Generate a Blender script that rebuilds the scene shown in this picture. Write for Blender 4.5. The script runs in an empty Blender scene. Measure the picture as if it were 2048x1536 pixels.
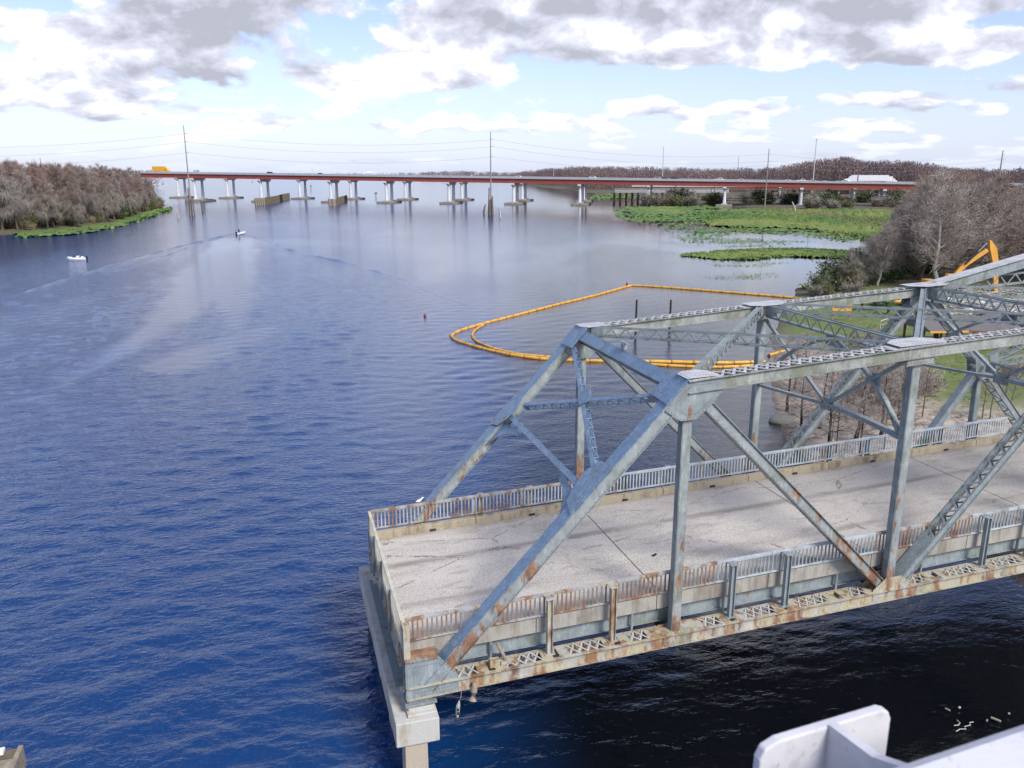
import bpy, math, random
import numpy as np
from mathutils import Vector, Matrix

# ------------------------------------------------------------------ camera
S = bpy.context.scene
CAMH = 17.22; FPX = 1638.0; PITCH = 0.2510
cam_d = bpy.data.cameras.new('camera'); cam = bpy.data.objects.new('camera', cam_d)
S.collection.objects.link(cam); S.camera = cam
cam.location = (0, 0, CAMH)
cam.rotation_euler = (math.pi/2 - PITCH, 0, 0)
cam_d.sensor_width = 36.0; cam_d.sensor_fit = 'HORIZONTAL'
cam_d.lens = FPX/2048*36.0
cam_d.clip_start = 0.05; cam_d.clip_end = 30000
cam_d.dof.use_dof = True; cam_d.dof.focus_distance = 45.0; cam_d.dof.aperture_fstop = 9.0
S.render.engine = 'CYCLES'
S.view_settings.view_transform = 'Standard'; S.view_settings.look = 'None'
S.view_settings.exposure = 0.25; S.view_settings.gamma = 1.0
S.view_settings.use_curve_mapping = False
S.cycles.max_bounces = 6; S.cycles.transparent_max_bounces = 8

# ------------------------------------------------------------------ node helper
class N:
    def __init__(s, tree): s.t = tree; s.n = tree.nodes; s.l = tree.links
    def put(s, sock, v):
        if v is None: return
        if hasattr(v, 'is_linked') or hasattr(v, 'links'): s.l.new(v, sock)
        else: sock.default_value = v
    def m(s, op, a, b=None, c=None, clamp=False):
        n = s.n.new('ShaderNodeMath'); n.operation = op; n.use_clamp = clamp
        s.put(n.inputs[0], a); s.put(n.inputs[1], b); s.put(n.inputs[2], c); return n.outputs[0]
    def ss(s, x, lo, hi):        # smooth step
        n = s.n.new('ShaderNodeMapRange'); n.interpolation_type = 'SMOOTHSTEP'
        s.put(n.inputs[0], x); n.inputs[1].default_value = lo; n.inputs[2].default_value = hi; return n.outputs[0]
    def mr(s, x, lo, hi, a, b):
        n = s.n.new('ShaderNodeMapRange'); s.put(n.inputs[0], x)
        for i, v in enumerate((lo, hi, a, b)): n.inputs[i+1].default_value = v
        return n.outputs[0]
    def noise(s, vec, scale, detail=4, rough=.55, dist=0.0, typ=None):
        n = s.n.new('ShaderNodeTexNoise'); s.put(n.inputs['Vector'], vec); n.inputs['Scale'].default_value = scale
        n.inputs['Detail'].default_value = detail; n.inputs['Roughness'].default_value = rough; n.inputs['Distortion'].default_value = dist
        return n.outputs['Fac']
    def vor(s, vec, scale, feat='F1', out='Distance'):
        n = s.n.new('ShaderNodeTexVoronoi'); n.feature = feat; s.put(n.inputs['Vector'], vec); n.inputs['Scale'].default_value = scale
        return n.outputs[out]
    def mix(s, f, a, b, mode='MIX'):
        n = s.n.new('ShaderNodeMix'); n.data_type = 'RGBA'; n.blend_type = mode
        s.put(n.inputs[0], f); s.put(n.inputs[6], c4(a)); s.put(n.inputs[7], c4(b)); return n.outputs[2]
    def xyz(s, x, y, z):
        n = s.n.new('ShaderNodeCombineXYZ'); s.put(n.inputs[0], x); s.put(n.inputs[1], y); s.put(n.inputs[2], z); return n.outputs[0]
    def sep(s, v):
        n = s.n.new('ShaderNodeSeparateXYZ'); s.put(n.inputs[0], v); return n.outputs
    def mapv(s, v, scale=(1,1,1), rot=(0,0,0), loc=(0,0,0)):
        n = s.n.new('ShaderNodeMapping'); s.put(n.inputs[0], v); n.inputs[1].default_value = loc
        n.inputs[2].default_value = rot; n.inputs[3].default_value = scale; return n.outputs[0]
    def ramp(s, f, stops):
        n = s.n.new('ShaderNodeValToRGB'); s.put(n.inputs[0], f); e = n.color_ramp.elements
        e[0].position, e[0].color = stops[0][0], c4(stops[0][1]); e[1].position, e[1].color = stops[-1][0], c4(stops[-1][1])
        for p, c in stops[1:-1]: x = e.new(p); x.color = c4(c)
        return n.outputs[0]
    def bump(s, h, dist, strength=1.0):
        n = s.n.new('ShaderNodeBump'); s.put(n.inputs['Height'], h); n.inputs['Distance'].default_value = dist
        s.put(n.inputs['Strength'], strength); return n.outputs[0]
def c4(c):
    if hasattr(c, 'is_linked') or hasattr(c, 'links'): return c
    return (c[0], c[1], c[2], 1.0) if len(c) == 3 else c

# ------------------------------------------------------------------ world
SUN_EL, SUN_AZ = math.radians(44), math.radians(142)   # compass-like: az measured from +Y (view) towards +X
W = bpy.data.worlds.new('World'); S.world = W; W.use_nodes = True
wt = N(W.node_tree); wt.n.clear()
out = wt.n.new('ShaderNodeOutputWorld'); bg = wt.n.new('ShaderNodeBackground'); wt.l.new(bg.outputs[0], out.inputs[0])
sky = wt.n.new('ShaderNodeTexSky'); sky.sky_type = 'NISHITA'; sky.sun_disc = False
sky.sun_elevation = SUN_EL; sky.sun_rotation = SUN_AZ; sky.air_density = 1.0; sky.dust_density = 0.6; sky.ozone_density = 1.5; sky.altitude = 0
tc = wt.n.new('ShaderNodeTexCoord').outputs['Generated']
x, y, z = wt.sep(tc)
hl = wt.m('SQRT', wt.m('ADD', wt.m('MULTIPLY', x, x), wt.m('MULTIPLY', y, y)))
hl = wt.m('MAXIMUM', hl, 1e-4)
e = wt.m('MAXIMUM', wt.m('DIVIDE', z, hl), 0.0)         # tan of the elevation
az = wt.m('ARCTAN2', x, y)
k = wt.m('DIVIDE', 1.0, wt.m('POWER', wt.m('ADD', e, .04), .25))
def dens(de):
    ee = wt.m('ADD', e, de) if de else e
    v = wt.m('MULTIPLY', wt.m('LOGARITHM', wt.m('ADD', ee, .045), math.e), 1.0)
    hx = wt.m('MULTIPLY', wt.m('DIVIDE', x, hl), wt.m('MULTIPLY', k, 3.5))
    hy = wt.m('MULTIPLY', wt.m('DIVIDE', y, hl), wt.m('MULTIPLY', k, 3.5))
    p = wt.xyz(hx, hy, v)
    a = wt.noise(wt.mapv(p, loc=(3.1, 1.7, 2.2)), 1.15, 2, .5)
    b = wt.noise(wt.mapv(p, loc=(7.3, .4, 5.0)), 2.6, 9, .55, .2)
    return wt.m('ADD', wt.m('MULTIPLY', a, .58), wt.m('MULTIPLY', b, .5))
# large cloud banks and gaps of this sky: (pixel u, v, half widths, amount)
def blob(u, v, ru, rv):
    a0 = math.atan((u-1024)/1690); e0 = (348-v)/1638
    da = wt.m('DIVIDE', wt.m('SUBTRACT', az, a0), ru/1638); de_ = wt.m('DIVIDE', wt.m('SUBTRACT', e, e0), rv/1638)
    r2 = wt.m('ADD', wt.m('MULTIPLY', da, da), wt.m('MULTIPLY', de_, de_))
    return wt.m('EXPONENT', wt.m('MULTIPLY', r2, -1.0))
def blobs(lst):
    acc = None
    for (u, v, ru, rv, am) in lst:
        t = wt.m('MULTIPLY', blob(u, v, ru, rv), am); acc = t if acc is None else wt.m('ADD', acc, t)
    return acc
bias = blobs([(1150, 60, 420, 85, .13), (1850, 70, 260, 60, .15), (300, 130, 280, 60, .11), (760, 160, 300, 45, .10), (420, 15, 200, 25, -.06),
              (1330, 185, 190, 30, -.22), (1700, 185, 330, 24, -.13), (60, 45, 140, 34, -.26), (570, 218, 150, 20, -.14), (190, 85, 80, 14, -.08), (820, 30, 90, 20, -.05),
              (1980, 108, 90, 18, -.12), (1290, 215, 60, 25, .16), (1530, 150, 70, 60, .16), (1690, 155, 50, 22, .14), (1810, 155, 60, 22, .15), (1980, 140, 90, 22, .14),
              (480, 50, 260, 40, .10), (1500, 300, 500, 30, -.05), (450, 305, 700, 26, -.13), (100, 195, 130, 25, .08)])
dark = blobs([(1150, 105, 330, 50, .24), (1800, 80, 260, 36, .26), (1420, 20, 200, 40, .2), (720, 185, 200, 30, .40), (330, 60, 180, 30, .35), (120, 140, 120, 22, .2), (1660, 165, 60, 12, .25), (250, 210, 200, 20, .25), (600, 60, 120, 20, .3)])
d0 = wt.m('ADD', dens(0), bias)
d1 = wt.m('ADD', dens(.028), bias)
th = wt.m('ADD', .525, wt.m('MULTIPLY', wt.ss(e, .25, .9), .06))
mask = wt.ss(wt.m('SUBTRACT', d0, th), -.012, .055)
rel = wt.m('MULTIPLY', wt.m('SUBTRACT', d0, d1), 8.5)               # bright tops, grey bases
core = wt.ss(wt.m('SUBTRACT', d0, th), .02, .22)
lit = wt.m('ADD', wt.m('SUBTRACT', wt.m('ADD', .62, wt.m('MULTIPLY', wt.noise(tc, 26, 6, .6), .30)), wt.m('MULTIPLY', core, .26)), rel)
lit = wt.m('SUBTRACT', lit, wt.m('MULTIPLY', dark, wt.m('ADD', .45, wt.m('MULTIPLY', core, .55))), clamp=False)
lit = wt.m('MAXIMUM', wt.m('MINIMUM', lit, 1.0), 0.0)
ccol = wt.ramp(lit, [(0.0, (5.2, 5.4, 6.3)), (.40, (7.0, 7.2, 8.5)), (.72, (8.7, 8.9, 10.2)), (1.0, (11.2, 11.2, 11.5))])
# thin veil of haze low over the horizon
skyc = wt.mix(1.0, sky.outputs[0], (1.75, 1.62, 2.0), 'MULTIPLY')
hz = wt.m('MULTIPLY', wt.m('EXPONENT', wt.m('MULTIPLY', e, -9.0)), .72)
skyc = wt.mix(hz, skyc, (6.4, 7.8, 10.4))
ccol = wt.mix(wt.m('MULTIPLY', wt.m('EXPONENT', wt.m('MULTIPLY', e, -38.0)), .45), ccol, (7.4, 8.5, 10.2))
mask = wt.m('MULTIPLY', mask, wt.mr(e, 0.0, .05, .12, 1.0))
col = wt.mix(mask, skyc, ccol)
wt.l.new(col, bg.inputs[0]); bg.inputs[1].default_value = 0.085

sd = bpy.data.lights.new('sun', 'SUN'); sun = bpy.data.objects.new('sun', sd); S.collection.objects.link(sun)
sd.energy = 3.8; sd.angle = math.radians(18); sd.color = (1.0, .95, .87)
sv = Vector((math.sin(SUN_AZ)*math.cos(SUN_EL), math.cos(SUN_AZ)*math.cos(SUN_EL), math.sin(SUN_EL)))
sun.rotation_euler = sv.to_track_quat('Z', 'Y').to_euler()
sun.location = (0, -30, 60)

# ------------------------------------------------------------------ object helpers
C = S.collection
def G(u, v, z=0.0):
    """where the line of sight through photo pixel (u, v) meets the level z"""
    a, b = (u-1024)/FPX, -(v-768)/FPX
    r = (a, math.cos(PITCH)+b*math.sin(PITCH), -math.sin(PITCH)+b*math.cos(PITCH))
    k = (z-CAMH)/r[2]; return Vector((r[0]*k, r[1]*k, z))
def AT(u, v, Y):
    a, b = (u-1024)/FPX, -(v-768)/FPX
    r = (a, math.cos(PITCH)+b*math.sin(PITCH), -math.sin(PITCH)+b*math.cos(PITCH))
    k = Y/r[1]; return Vector((r[0]*k, Y, CAMH+r[2]*k))
def tag(o, label=None, cat=None, group=None, kind=None):
    if label: o['label'] = label
    if cat: o['category'] = cat
    if group: o['group'] = group
    if kind: o['kind'] = kind
    return o
def link(o, parent=None):
    C.objects.link(o)
    if parent is not None: o.parent = parent
    return o
def empty(name, loc=(0,0,0), rz=0.0, parent=None):
    o = bpy.data.objects.new(name, None); link(o, parent); o.location = loc; o.rotation_euler = (0,0,rz); o.empty_display_size = .3; return o
def dup(root, loc=None, rz=None, scale=None):
    r = root.copy(); C.objects.link(r)
    for ch in root.children:
        c = ch.copy(); C.objects.link(c); c.parent = r
        for g in ch.children:
            d = g.copy(); C.objects.link(d); d.parent = c
    if loc is not None: r.location = loc
    if rz is not None: r.rotation_euler = (0,0,rz)
    if scale is not None: r.scale = scale if hasattr(scale, '__len__') else (scale,)*3
    return r
class MB:
    """collects boxes, bars and tubes into one mesh"""
    def __init__(s): s.v = []; s.f = []
    def add(s, vs, fs):
        n = len(s.v); s.v += [tuple(p) for p in vs]; s.f += [tuple(i+n for i in f) for f in fs]; return s
    def box(s, x0, x1, y0, y1, z0, z1):
        return s.add([(x0,y0,z0),(x1,y0,z0),(x1,y1,z0),(x0,y1,z0),(x0,y0,z1),(x1,y0,z1),(x1,y1,z1),(x0,y1,z1)],
                     [(0,3,2,1),(4,5,6,7),(0,1,5,4),(1,2,6,5),(2,3,7,6),(3,0,4,7)])
    def bar(s, A, B, w, h, side=(0,1,0), off=(0,0)):
        A, B = Vector(A), Vector(B); a = (B-A).normalized(); sd_ = Vector(side); sd_ = (sd_-a*sd_.dot(a)).normalized(); n = a.cross(sd_)
        if n.z < 0: n = -n
        o = sd_*off[0]+n*off[1]; vs = []
        for P in (A, B):
            for p, q in ((-1,-1),(1,-1),(1,1),(-1,1)): vs.append(P+o+sd_*(w/2*p)+n*(h/2*q))
        return s.add(vs, [(0,1,2,3),(7,6,5,4),(0,4,5,1),(1,5,6,2),(2,6,7,3),(3,7,4,0)])
    def tube(s, pts, r, n=6, cap=True):
        pts = [Vector(p) for p in pts]; rs = r if hasattr(r, '__len__') else [r]*len(pts); vs = []; fs = []
        for i, p in enumerate(pts):
            d = (pts[min(i+1, len(pts)-1)]-pts[max(i-1, 0)]).normalized()
            u = d.cross(Vector((0,0,1)) if abs(d.z) < .95 else Vector((1,0,0))).normalized(); w = d.cross(u)
            for j in range(n):
                t = 2*math.pi*j/n; vs.append(p+(u*math.cos(t)+w*math.sin(t))*rs[i])
        for i in range(len(pts)-1):
            for j in range(n): fs.append((i*n+j, i*n+(j+1)%n, (i+1)*n+(j+1)%n, (i+1)*n+j))
        if cap: fs.append(tuple(range(n))[::-1]); fs.append(tuple((len(pts)-1)*n+j for j in range(n)))
        return s.add(vs, fs)
    def prism(s, poly, lo, hi, axis='z'):
        n = len(poly); vs = []
        for h in (lo, hi):
            for a, b in poly: vs.append({'z': (a,b,h), 'y': (a,h,b), 'x': (h,a,b)}[axis])
        fs = [tuple(range(n))[::-1], tuple(range(n, 2*n))]+[(i, (i+1)%n, n+(i+1)%n, n+i) for i in range(n)]
        return s.add(vs, fs)
    def loft(s, rings, cap=True):
        n = len(rings[0]); vs = [p for r in rings for p in r]; fs = []
        for i in range(len(rings)-1):
            for j in range(n): fs.append((i*n+j, i*n+(j+1)%n, (i+1)*n+(j+1)%n, (i+1)*n+j))
        if cap: fs.append(tuple(range(n))[::-1]); fs.append(tuple((len(rings)-1)*n+j for j in range(n)))
        return s.add(vs, fs)
    def build(s, name, mat, parent=None, sh=None, bevel=0, smooth=False):
        vs = s.v if sh is None else [(p[0], p[1], p[2]+sh*p[0]) for p in s.v]
        me = bpy.data.meshes.new(name); me.from_pydata(vs, [], s.f); me.materials.append(mat); me.update()
        o = bpy.data.objects.new(name, me); link(o, parent)
        if smooth: me.polygons.foreach_set('use_smooth', [True]*len(me.polygons))
        if bevel:
            b = o.modifiers.new('bevel', 'BEVEL'); b.width = bevel; b.segments = 2; b.limit_method = 'ANGLE'
        return o
def np_mesh(name, V, F, mats, mi=None):
    """fast mesh from arrays; F is (n,3) or (n,4)"""
    me = bpy.data.meshes.new(name); V = np.asarray(V, np.float32); F = np.asarray(F, np.int32); k = F.shape[1]
    me.vertices.add(len(V)); me.vertices.foreach_set('co', V.ravel())
    me.loops.add(F.size); me.loops.foreach_set('vertex_index', F.ravel())
    me.polygons.add(len(F)); me.polygons.foreach_set('loop_start', np.arange(0, F.size, k, dtype=np.int32))
    for m in (mats if isinstance(mats, list) else [mats]): me.materials.append(m)
    if mi is not None: me.polygons.foreach_set('material_index', np.asarray(mi, np.int32))
    me.update(calc_edges=True); return me
def np_obj(name, V, F, mats, parent=None, mi=None, smooth=False):
    me = np_mesh(name, V, F, mats, mi)
    if smooth: me.polygons.foreach_set('use_smooth', np.ones(len(me.polygons), bool))
    return link(bpy.data.objects.new(name, me), parent)

# ------------------------------------------------------------------ materials
def mat(name, fn):
    m = bpy.data.materials.new(name); m.use_nodes = True; t = N(m.node_tree)
    b = t.n['Principled BSDF']; g = t.n.new('ShaderNodeNewGeometry').outputs['Position']; fn(t, b, g); return m
def var(t): return t.n.new('ShaderNodeObjectInfo').outputs['Random']
def plain(name, col, rough=.7, metal=0.0, noise=.18, scale=3.0, emis=None):
    def f(t, b, g):
        n_ = t.noise(g, scale, 5, .6)
        t.l.new(t.mix(t.mr(n_, .3, .7, 0, 1), tuple(c*(1-noise) for c in col), tuple(min(1, c*(1+noise)) for c in col)), b.inputs['Base Color'])
        b.inputs['Roughness'].default_value = rough; b.inputs['Metallic'].default_value = metal
    return mat(name, f)
def steel(name, base, rust=.5, algae=.4, cream=0.0, rough=.5, low=0.0):
    def f(t, b, g):
        big = t.noise(g, .55, 4, .6); fine = t.noise(t.mapv(g, scale=(9, 9, 2.2)), 1.0, 8, .68, .6); mid = t.noise(g, 2.6, 6, .62)
        grain = t.noise(g, 30, 4, .6)
        c = t.mix(t.ss(mid, .35, .66), tuple(x*.84 for x in base), tuple(min(1, x*1.12) for x in base))
        c = t.mix(t.m('MULTIPLY', t.ss(fine, .5, .66), .35), c, (.50, .52, .50))
        if cream: c = t.mix(t.m('MULTIPLY', t.ss(t.noise(g, 1.7, 6, .65), .56-cream*.3, .66-cream*.2), .75), c, (.40, .36, .22))
        a_ = t.ss(t.m('ADD', t.m('MULTIPLY', big, .5), t.m('MULTIPLY', t.noise(t.mapv(g, scale=(2.2, 2.2, .8)), 1.0, 6, .7), .6)), .66-algae*.14, .76-algae*.1)
        c = t.mix(t.m('MULTIPLY', a_, .6), c, (.10, .115, .055))
        broad = t.noise(t.mapv(g, scale=(2.4, 2.4, .8)), 1.0, 5, .62)
        sm = t.m('ADD', t.m('ADD', t.m('MULTIPLY', broad, .72), t.m('MULTIPLY', fine, .30)), .0)
        if low: sm = t.m('ADD', sm, t.mr(t.sep(g)[2], 3.0, 9.0, low, -.04))
        r_ = t.m('MULTIPLY', t.ss(sm, .66-rust*.2, .72-rust*.14), .9)
        rc = t.ramp(mid, [(.3, (.09, .04, .022)), (.5, (.22, .10, .045)), (.7, (.36, .22, .11))])
        c = t.mix(r_, c, rc)
        t.l.new(c, b.inputs['Base Color'])
        t.l.new(t.m('ADD', rough, t.m('MULTIPLY', r_, .3)), b.inputs['Roughness'])
        t.l.new(t.bump(t.m('ADD', t.m('MULTIPLY', fine, .5), t.m('MULTIPLY', grain, .5)), .006, .5), b.inputs['Normal'])
    return mat(name, f)
def concrete(name, base, stain=(.16, .12, .07), amount=.5, rough=.88, speck=0.0):
    def f(t, b, g):
        big = t.noise(g, .7, 5, .6); streak = t.noise(t.mapv(g, scale=(4, 4, .7)), 1.0, 6, .65); grain = t.noise(g, 38, 3, .7)
        c = t.mix(t.ss(grain, .35, .65), tuple(x*.86 for x in base), tuple(min(1, x*1.12) for x in base))
        c = t.mix(t.m('MULTIPLY', t.ss(t.m('ADD', t.m('MULTIPLY', big, .5), t.m('MULTIPLY', streak, .5)), .60-amount*.22, .70-amount*.1), .85), c, stain)
        c = t.mix(t.ss(t.noise(g, 3.2, 8, .7), .64, .67), c, tuple(min(1, x*1.25) for x in base))
        t.l.new(c, b.inputs['Base Color']); b.inputs['Roughness'].default_value = rough
        t.l.new(t.bump(t.m('ADD', grain, streak), .01, .5), b.inputs['Normal'])
    return mat(name, f)
M = {}
M['steel'] = steel('weathered_steel_paint', (.215, .255, .265), .28, .68)
M['steel_sky'] = steel('sky_tinted_steel', (.13, .215, .32), .26, .45, rough=.36)  # bluer copy of the steel, with the sky's reflection painted into its colour
M['steel_rusty'] = steel('rusty_steel_paint', (.38, .38, .35), .86, .6, cream=.55)
M['steel_post'] = steel('post_steel_paint', (.26, .295, .295), .28, .68, low=.22)
M['steel_lit'] = steel('lit_steel', (.46, .46, .46), .28, .25)  # paler copy for upward faces, daylight painted into the colour
M['steel_chord'] = steel('mossy_steel_paint', (.29, .31, .29), .12, 1.3)
M['rail'] = steel('rail_paint', (.36, .37, .36), .92, .4, cream=.2)
M['bar_rust'] = steel('rusty_bar_paint', (.20, .185, .17), .95, .4)
M['bar_grey'] = steel('grey_bar_paint', (.25, .285, .30), .3, .5)
M['rail_grey'] = steel('grey_rail_paint', (.42, .47, .50), .15, .5)
M['rail_end'] = steel('cream_rail_paint', (.50, .48, .38), .08, .2)
M['curb'] = concrete('kerb_concrete', (.36, .31, .22), (.14, .11, .06), .55)
M['fascia'] = concrete('fascia_concrete', (.34, .33, .29), (.17, .145, .11), .75)
M['pier'] = concrete('pier_concrete', (.45, .445, .41), (.30, .25, .16), .5)
M['pier_top'] = concrete('pier_top_concrete', (.20, .25, .25), (.12, .15, .12), .4)
M['pier_col'] = concrete('pile_concrete', (.40, .35, .27), (.18, .14, .10), .45)
def deck_f(t, b, g):
    o = t.n.new('ShaderNodeTexCoord').outputs['Object']
    big = t.noise(t.mapv(o, scale=(.22, .7, 1)), 1.0, 5, .6, .8); mid = t.noise(t.mapv(o, scale=(.8, 2.4, 1)), 1.0, 6, .65, .5)
    sp = t.vor(o, 22); sp2 = t.noise(o, 34, 2, .8)
    c = t.mix(t.ss(big, .38, .62), (.28, .265, .235), (.47, .445, .395))
    c = t.mix(t.m('MULTIPLY', t.ss(sp, .3, .6), .6), (.58, .54, .48), c)
    c = t.mix(t.m('MULTIPLY', t.ss(sp2, .53, .62), .72), c, (.12, .11, .10))
    c = t.mix(t.m('MULTIPLY', t.ss(mid, .52, .70), .4), c, (.18, .155, .12))
    ox, oy, oz = t.sep(o)                             # wheel tracks worn along the lanes
    tr = None
    for yy in (2.7, 5.5):
        q = t.m('ABSOLUTE', t.m('SUBTRACT', t.m('ADD', oy, t.m('MULTIPLY', mid, .5)), yy+.25)); q = t.m('MULTIPLY', t.ss(t.m('SUBTRACT', .32, q), 0, .3), t.ss(big, .3, .7))
        tr = q if tr is None else t.m('ADD', tr, q)
    c = t.mix(t.m('MULTIPLY', tr, .75), c, (.16, .145, .12))
    dirt = t.m('MAXIMUM', t.ss(t.m('SUBTRACT', t.m('ADD', 1.0, t.m('MULTIPLY', mid, .8)), oy), 0, .7), t.ss(t.m('SUBTRACT', oy, t.m('SUBTRACT', 7.7, t.m('MULTIPLY', mid, .7))), 0, .6))
    c = t.mix(t.m('MULTIPLY', dirt, .55), c, (.15, .12, .08))
    cr = t.vor(t.mapv(t.m('ADD', 0, 0) if False else o, scale=(.16, .3, 1)), 1.0, 'DISTANCE_TO_EDGE'); crn = t.m('ADD', cr, t.m('MULTIPLY', t.m('SUBTRACT', t.noise(o, 1.6, 6, .7), .5), .09))
    c = t.mix(t.m('MULTIPLY', t.m('MULTIPLY', t.ss(t.m('SUBTRACT', .006, t.m('ABSOLUTE', crn)), 0, .005), t.ss(big, .42, .5)), .7), c, (.07, .06, .05))
    sx = t.m('SUBTRACT', ox, 15.0); c = t.mix(t.m('MULTIPLY', t.ss(t.m('ADD', sx, t.m('MULTIPLY', t.m('SUBTRACT', big, .5), 14)), -4, 10), .34), c, (.16, .145, .125))
    t.l.new(c, b.inputs['Base Color']); b.inputs['Roughness'].default_value = .9
    t.l.new(t.bump(t.m('ADD', sp, sp2), .008, .6), b.inputs['Normal'])
M['deck'] = mat('exposed_aggregate_concrete', deck_f)
M['joint'] = plain('joint_filler', (.17, .14, .11), .8, noise=.4, scale=4)
M['rivet'] = plain('dark_rivet', (.13, .12, .11), .6, noise=.4, scale=8)
M['hwy_red'] = plain('red_girder_paint', (.26, .055, .04), .6, noise=.12, scale=.3)
M['hwy_conc'] = plain('highway_barrier_concrete', (.36, .37, .40), .85, noise=.12, scale=.8)
M['hwy_white'] = plain('white_column_concrete', (.60, .61, .62), .8, noise=.12, scale=.6)
M['hwy_foot'] = plain('brown_footing_concrete', (.24, .21, .17), .9, noise=.25, scale=.8)
M['asphalt'] = plain('asphalt', (.09, .09, .09), .9)
M['timber'] = plain('dark_timber', (.13, .105, .07), .9, noise=.4, scale=2.5)
M['timber_pale'] = plain('weathered_timber', (.25, .215, .16), .9, noise=.3, scale=5)
M['pole'] = plain('grey_pole_wood', (.25, .22, .19), .85, noise=.2, scale=1.5)
M['wire'] = plain('wire_metal', (.22, .23, .25), .5)
M['galv'] = plain('galvanised_metal', (.45, .47, .48), .5, noise=.1)
M['orange'] = plain('orange_boom_plastic', (.60, .33, .055), .6, noise=.3, scale=2.2)
M['orange_dark'] = plain('dark_orange_strap', (.30, .12, .03), .6)
M['yellow'] = plain('machine_yellow', (.66, .32, .05), .5, noise=.15, scale=1.0)
M['black'] = plain('black_rubber', (.02, .02, .022), .6)
M['chrome'] = plain('polished_steel', (.7, .7, .72), .2, 1.0, noise=.02)
M['glass'] = plain('dark_glass', (.03, .04, .05), .08, noise=.05)
M['white'] = plain('white_paint', (.78, .78, .79), .4, noise=.04)
M['red'] = plain('red_plastic', (.28, .03, .025), .5)
M['roof'] = plain('grey_shingle_roof', (.13, .125, .12), .9, noise=.25, scale=6)
M['brown'] = plain('brown_painted_timber', (.17, .075, .055), .8, noise=.2)
M['skin'] = plain('skin', (.35, .2, .14), .6)
M['navy'] = plain('dark_cloth', (.025, .03, .05), .9)
M['rock'] = concrete('boulder_stone', (.27, .26, .22), (.12, .12, .08), .4)
def rail_white(t, b, g):
    n1 = t.noise(g, 6, 5, .6); n2 = t.noise(t.mapv(g, scale=(12, 30, 12)), 1, 4, .6)
    c = t.mix(t.ss(n1, .4, .7), (.62, .62, .64), (.52, .52, .55)); c = t.mix(t.m('MULTIPLY', t.ss(n2, .58, .7), .6), c, (.42, .41, .42)); c = t.mix(t.m('MULTIPLY', t.ss(t.noise(g, 55, 5, .7), .60, .66), .45), c, (.30, .27, .25)); t.l.new(t.bump(n2, .003, .5), b.inputs['Normal'])
    t.l.new(c, b.inputs['Base Color']); b.inputs['Roughness'].default_value = .42
M['parapet'] = mat('white_railing_paint', rail_white)
def bark(name, c1, c2, sc=2.0):
    def f(t, b, g):
        n_ = t.noise(g, sc, 4, .6); v = var(t)
        c = t.mix(t.ss(n_, .35, .65), c1, c2); c = t.mix(t.mr(v, 0, 1, 0, .45), c, tuple((a+b_)*.5*.7 for a, b_ in zip(c1, c2)))
        t.l.new(c, b.inputs['Base Color']); b.inputs['Roughness'].default_value = .95; b.inputs['Specular IOR Level'].default_value = .1
    return mat(name, f)
M['bark'] = bark('bark', (.085, .065, .05), (.15, .12, .10))
M['bark_dark'] = bark('dark_bark', (.028, .022, .018), (.06, .048, .04))
M['bark_pale'] = bark('pale_bark', (.34, .31, .29), (.48, .45, .42))
M['twig_brown'] = bark('reddish_twigs', (.21, .155, .135), (.33, .25, .215), .12)
M['twig_grey'] = bark('grey_twigs', (.255, .22, .195), (.41, .36, .32), .12)
M['twig_red'] = bark('rusty_twigs', (.24, .165, .13), (.33, .235, .19), .2)
M['moss'] = bark('hanging_moss', (.19, .175, .155), (.34, .315, .285), .3)
M['far_twig'] = bark('far_twigs', (.155, .12, .12), (.235, .175, .165), .03)
M['leaf_dark'] = bark('dark_green_leaves', (.035, .065, .022), (.08, .125, .04), .8)
M['leaf_olive'] = bark('olive_leaves', (.09, .105, .04), (.17, .17, .07), .6)
M['leaf_grey'] = bark('grey_green_scrub', (.085, .095, .06), (.15, .15, .105), .15)
M['palm'] = bark('palm_leaves', (.06, .13, .04), (.16, .24, .09), 1.0)
M['reed'] = bark('dry_reeds', (.20, .17, .09), (.32, .27, .15), .8)
def pad_f(t, b, g):
    n_ = t.noise(g, .06, 4, .6); n2 = t.noise(g, 1.3, 3, .6)
    c = t.mix(t.ss(n_, .4, .62), (.10, .21, .04), (.21, .28, .065)); c = t.mix(t.ss(n2, .35, .7), tuple([.08, .15, .035]), c)
    t.l.new(c, b.inputs['Base Color']); b.inputs['Roughness'].default_value = .6
M['pad'] = mat('water_plant_leaves', pad_f)
def marsh_f(t, b, g):
    n_ = t.noise(t.mapv(g, scale=(1, .45, 1)), .035, 5, .6, .4); n2 = t.noise(g, .5, 6, .7); n3 = t.noise(g, 3, 4, .7)
    c = t.mix(t.ss(n_, .42, .6), (.07, .145, .03), (.185, .225, .05))
    c = t.mix(t.m('MULTIPLY', t.ss(n2, .45, .7), .6), c, (.045, .105, .02)); c = t.mix(t.m('MULTIPLY', t.ss(n3, .5, .7), .4), c, (.22, .29, .06))
    t.l.new(c, b.inputs['Base Color']); b.inputs['Roughness'].default_value = .9; t.l.new(t.bump(n3, .3, .8), b.inputs['Normal'])
M['marsh'] = mat('bright_marsh_plants', marsh_f)
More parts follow.
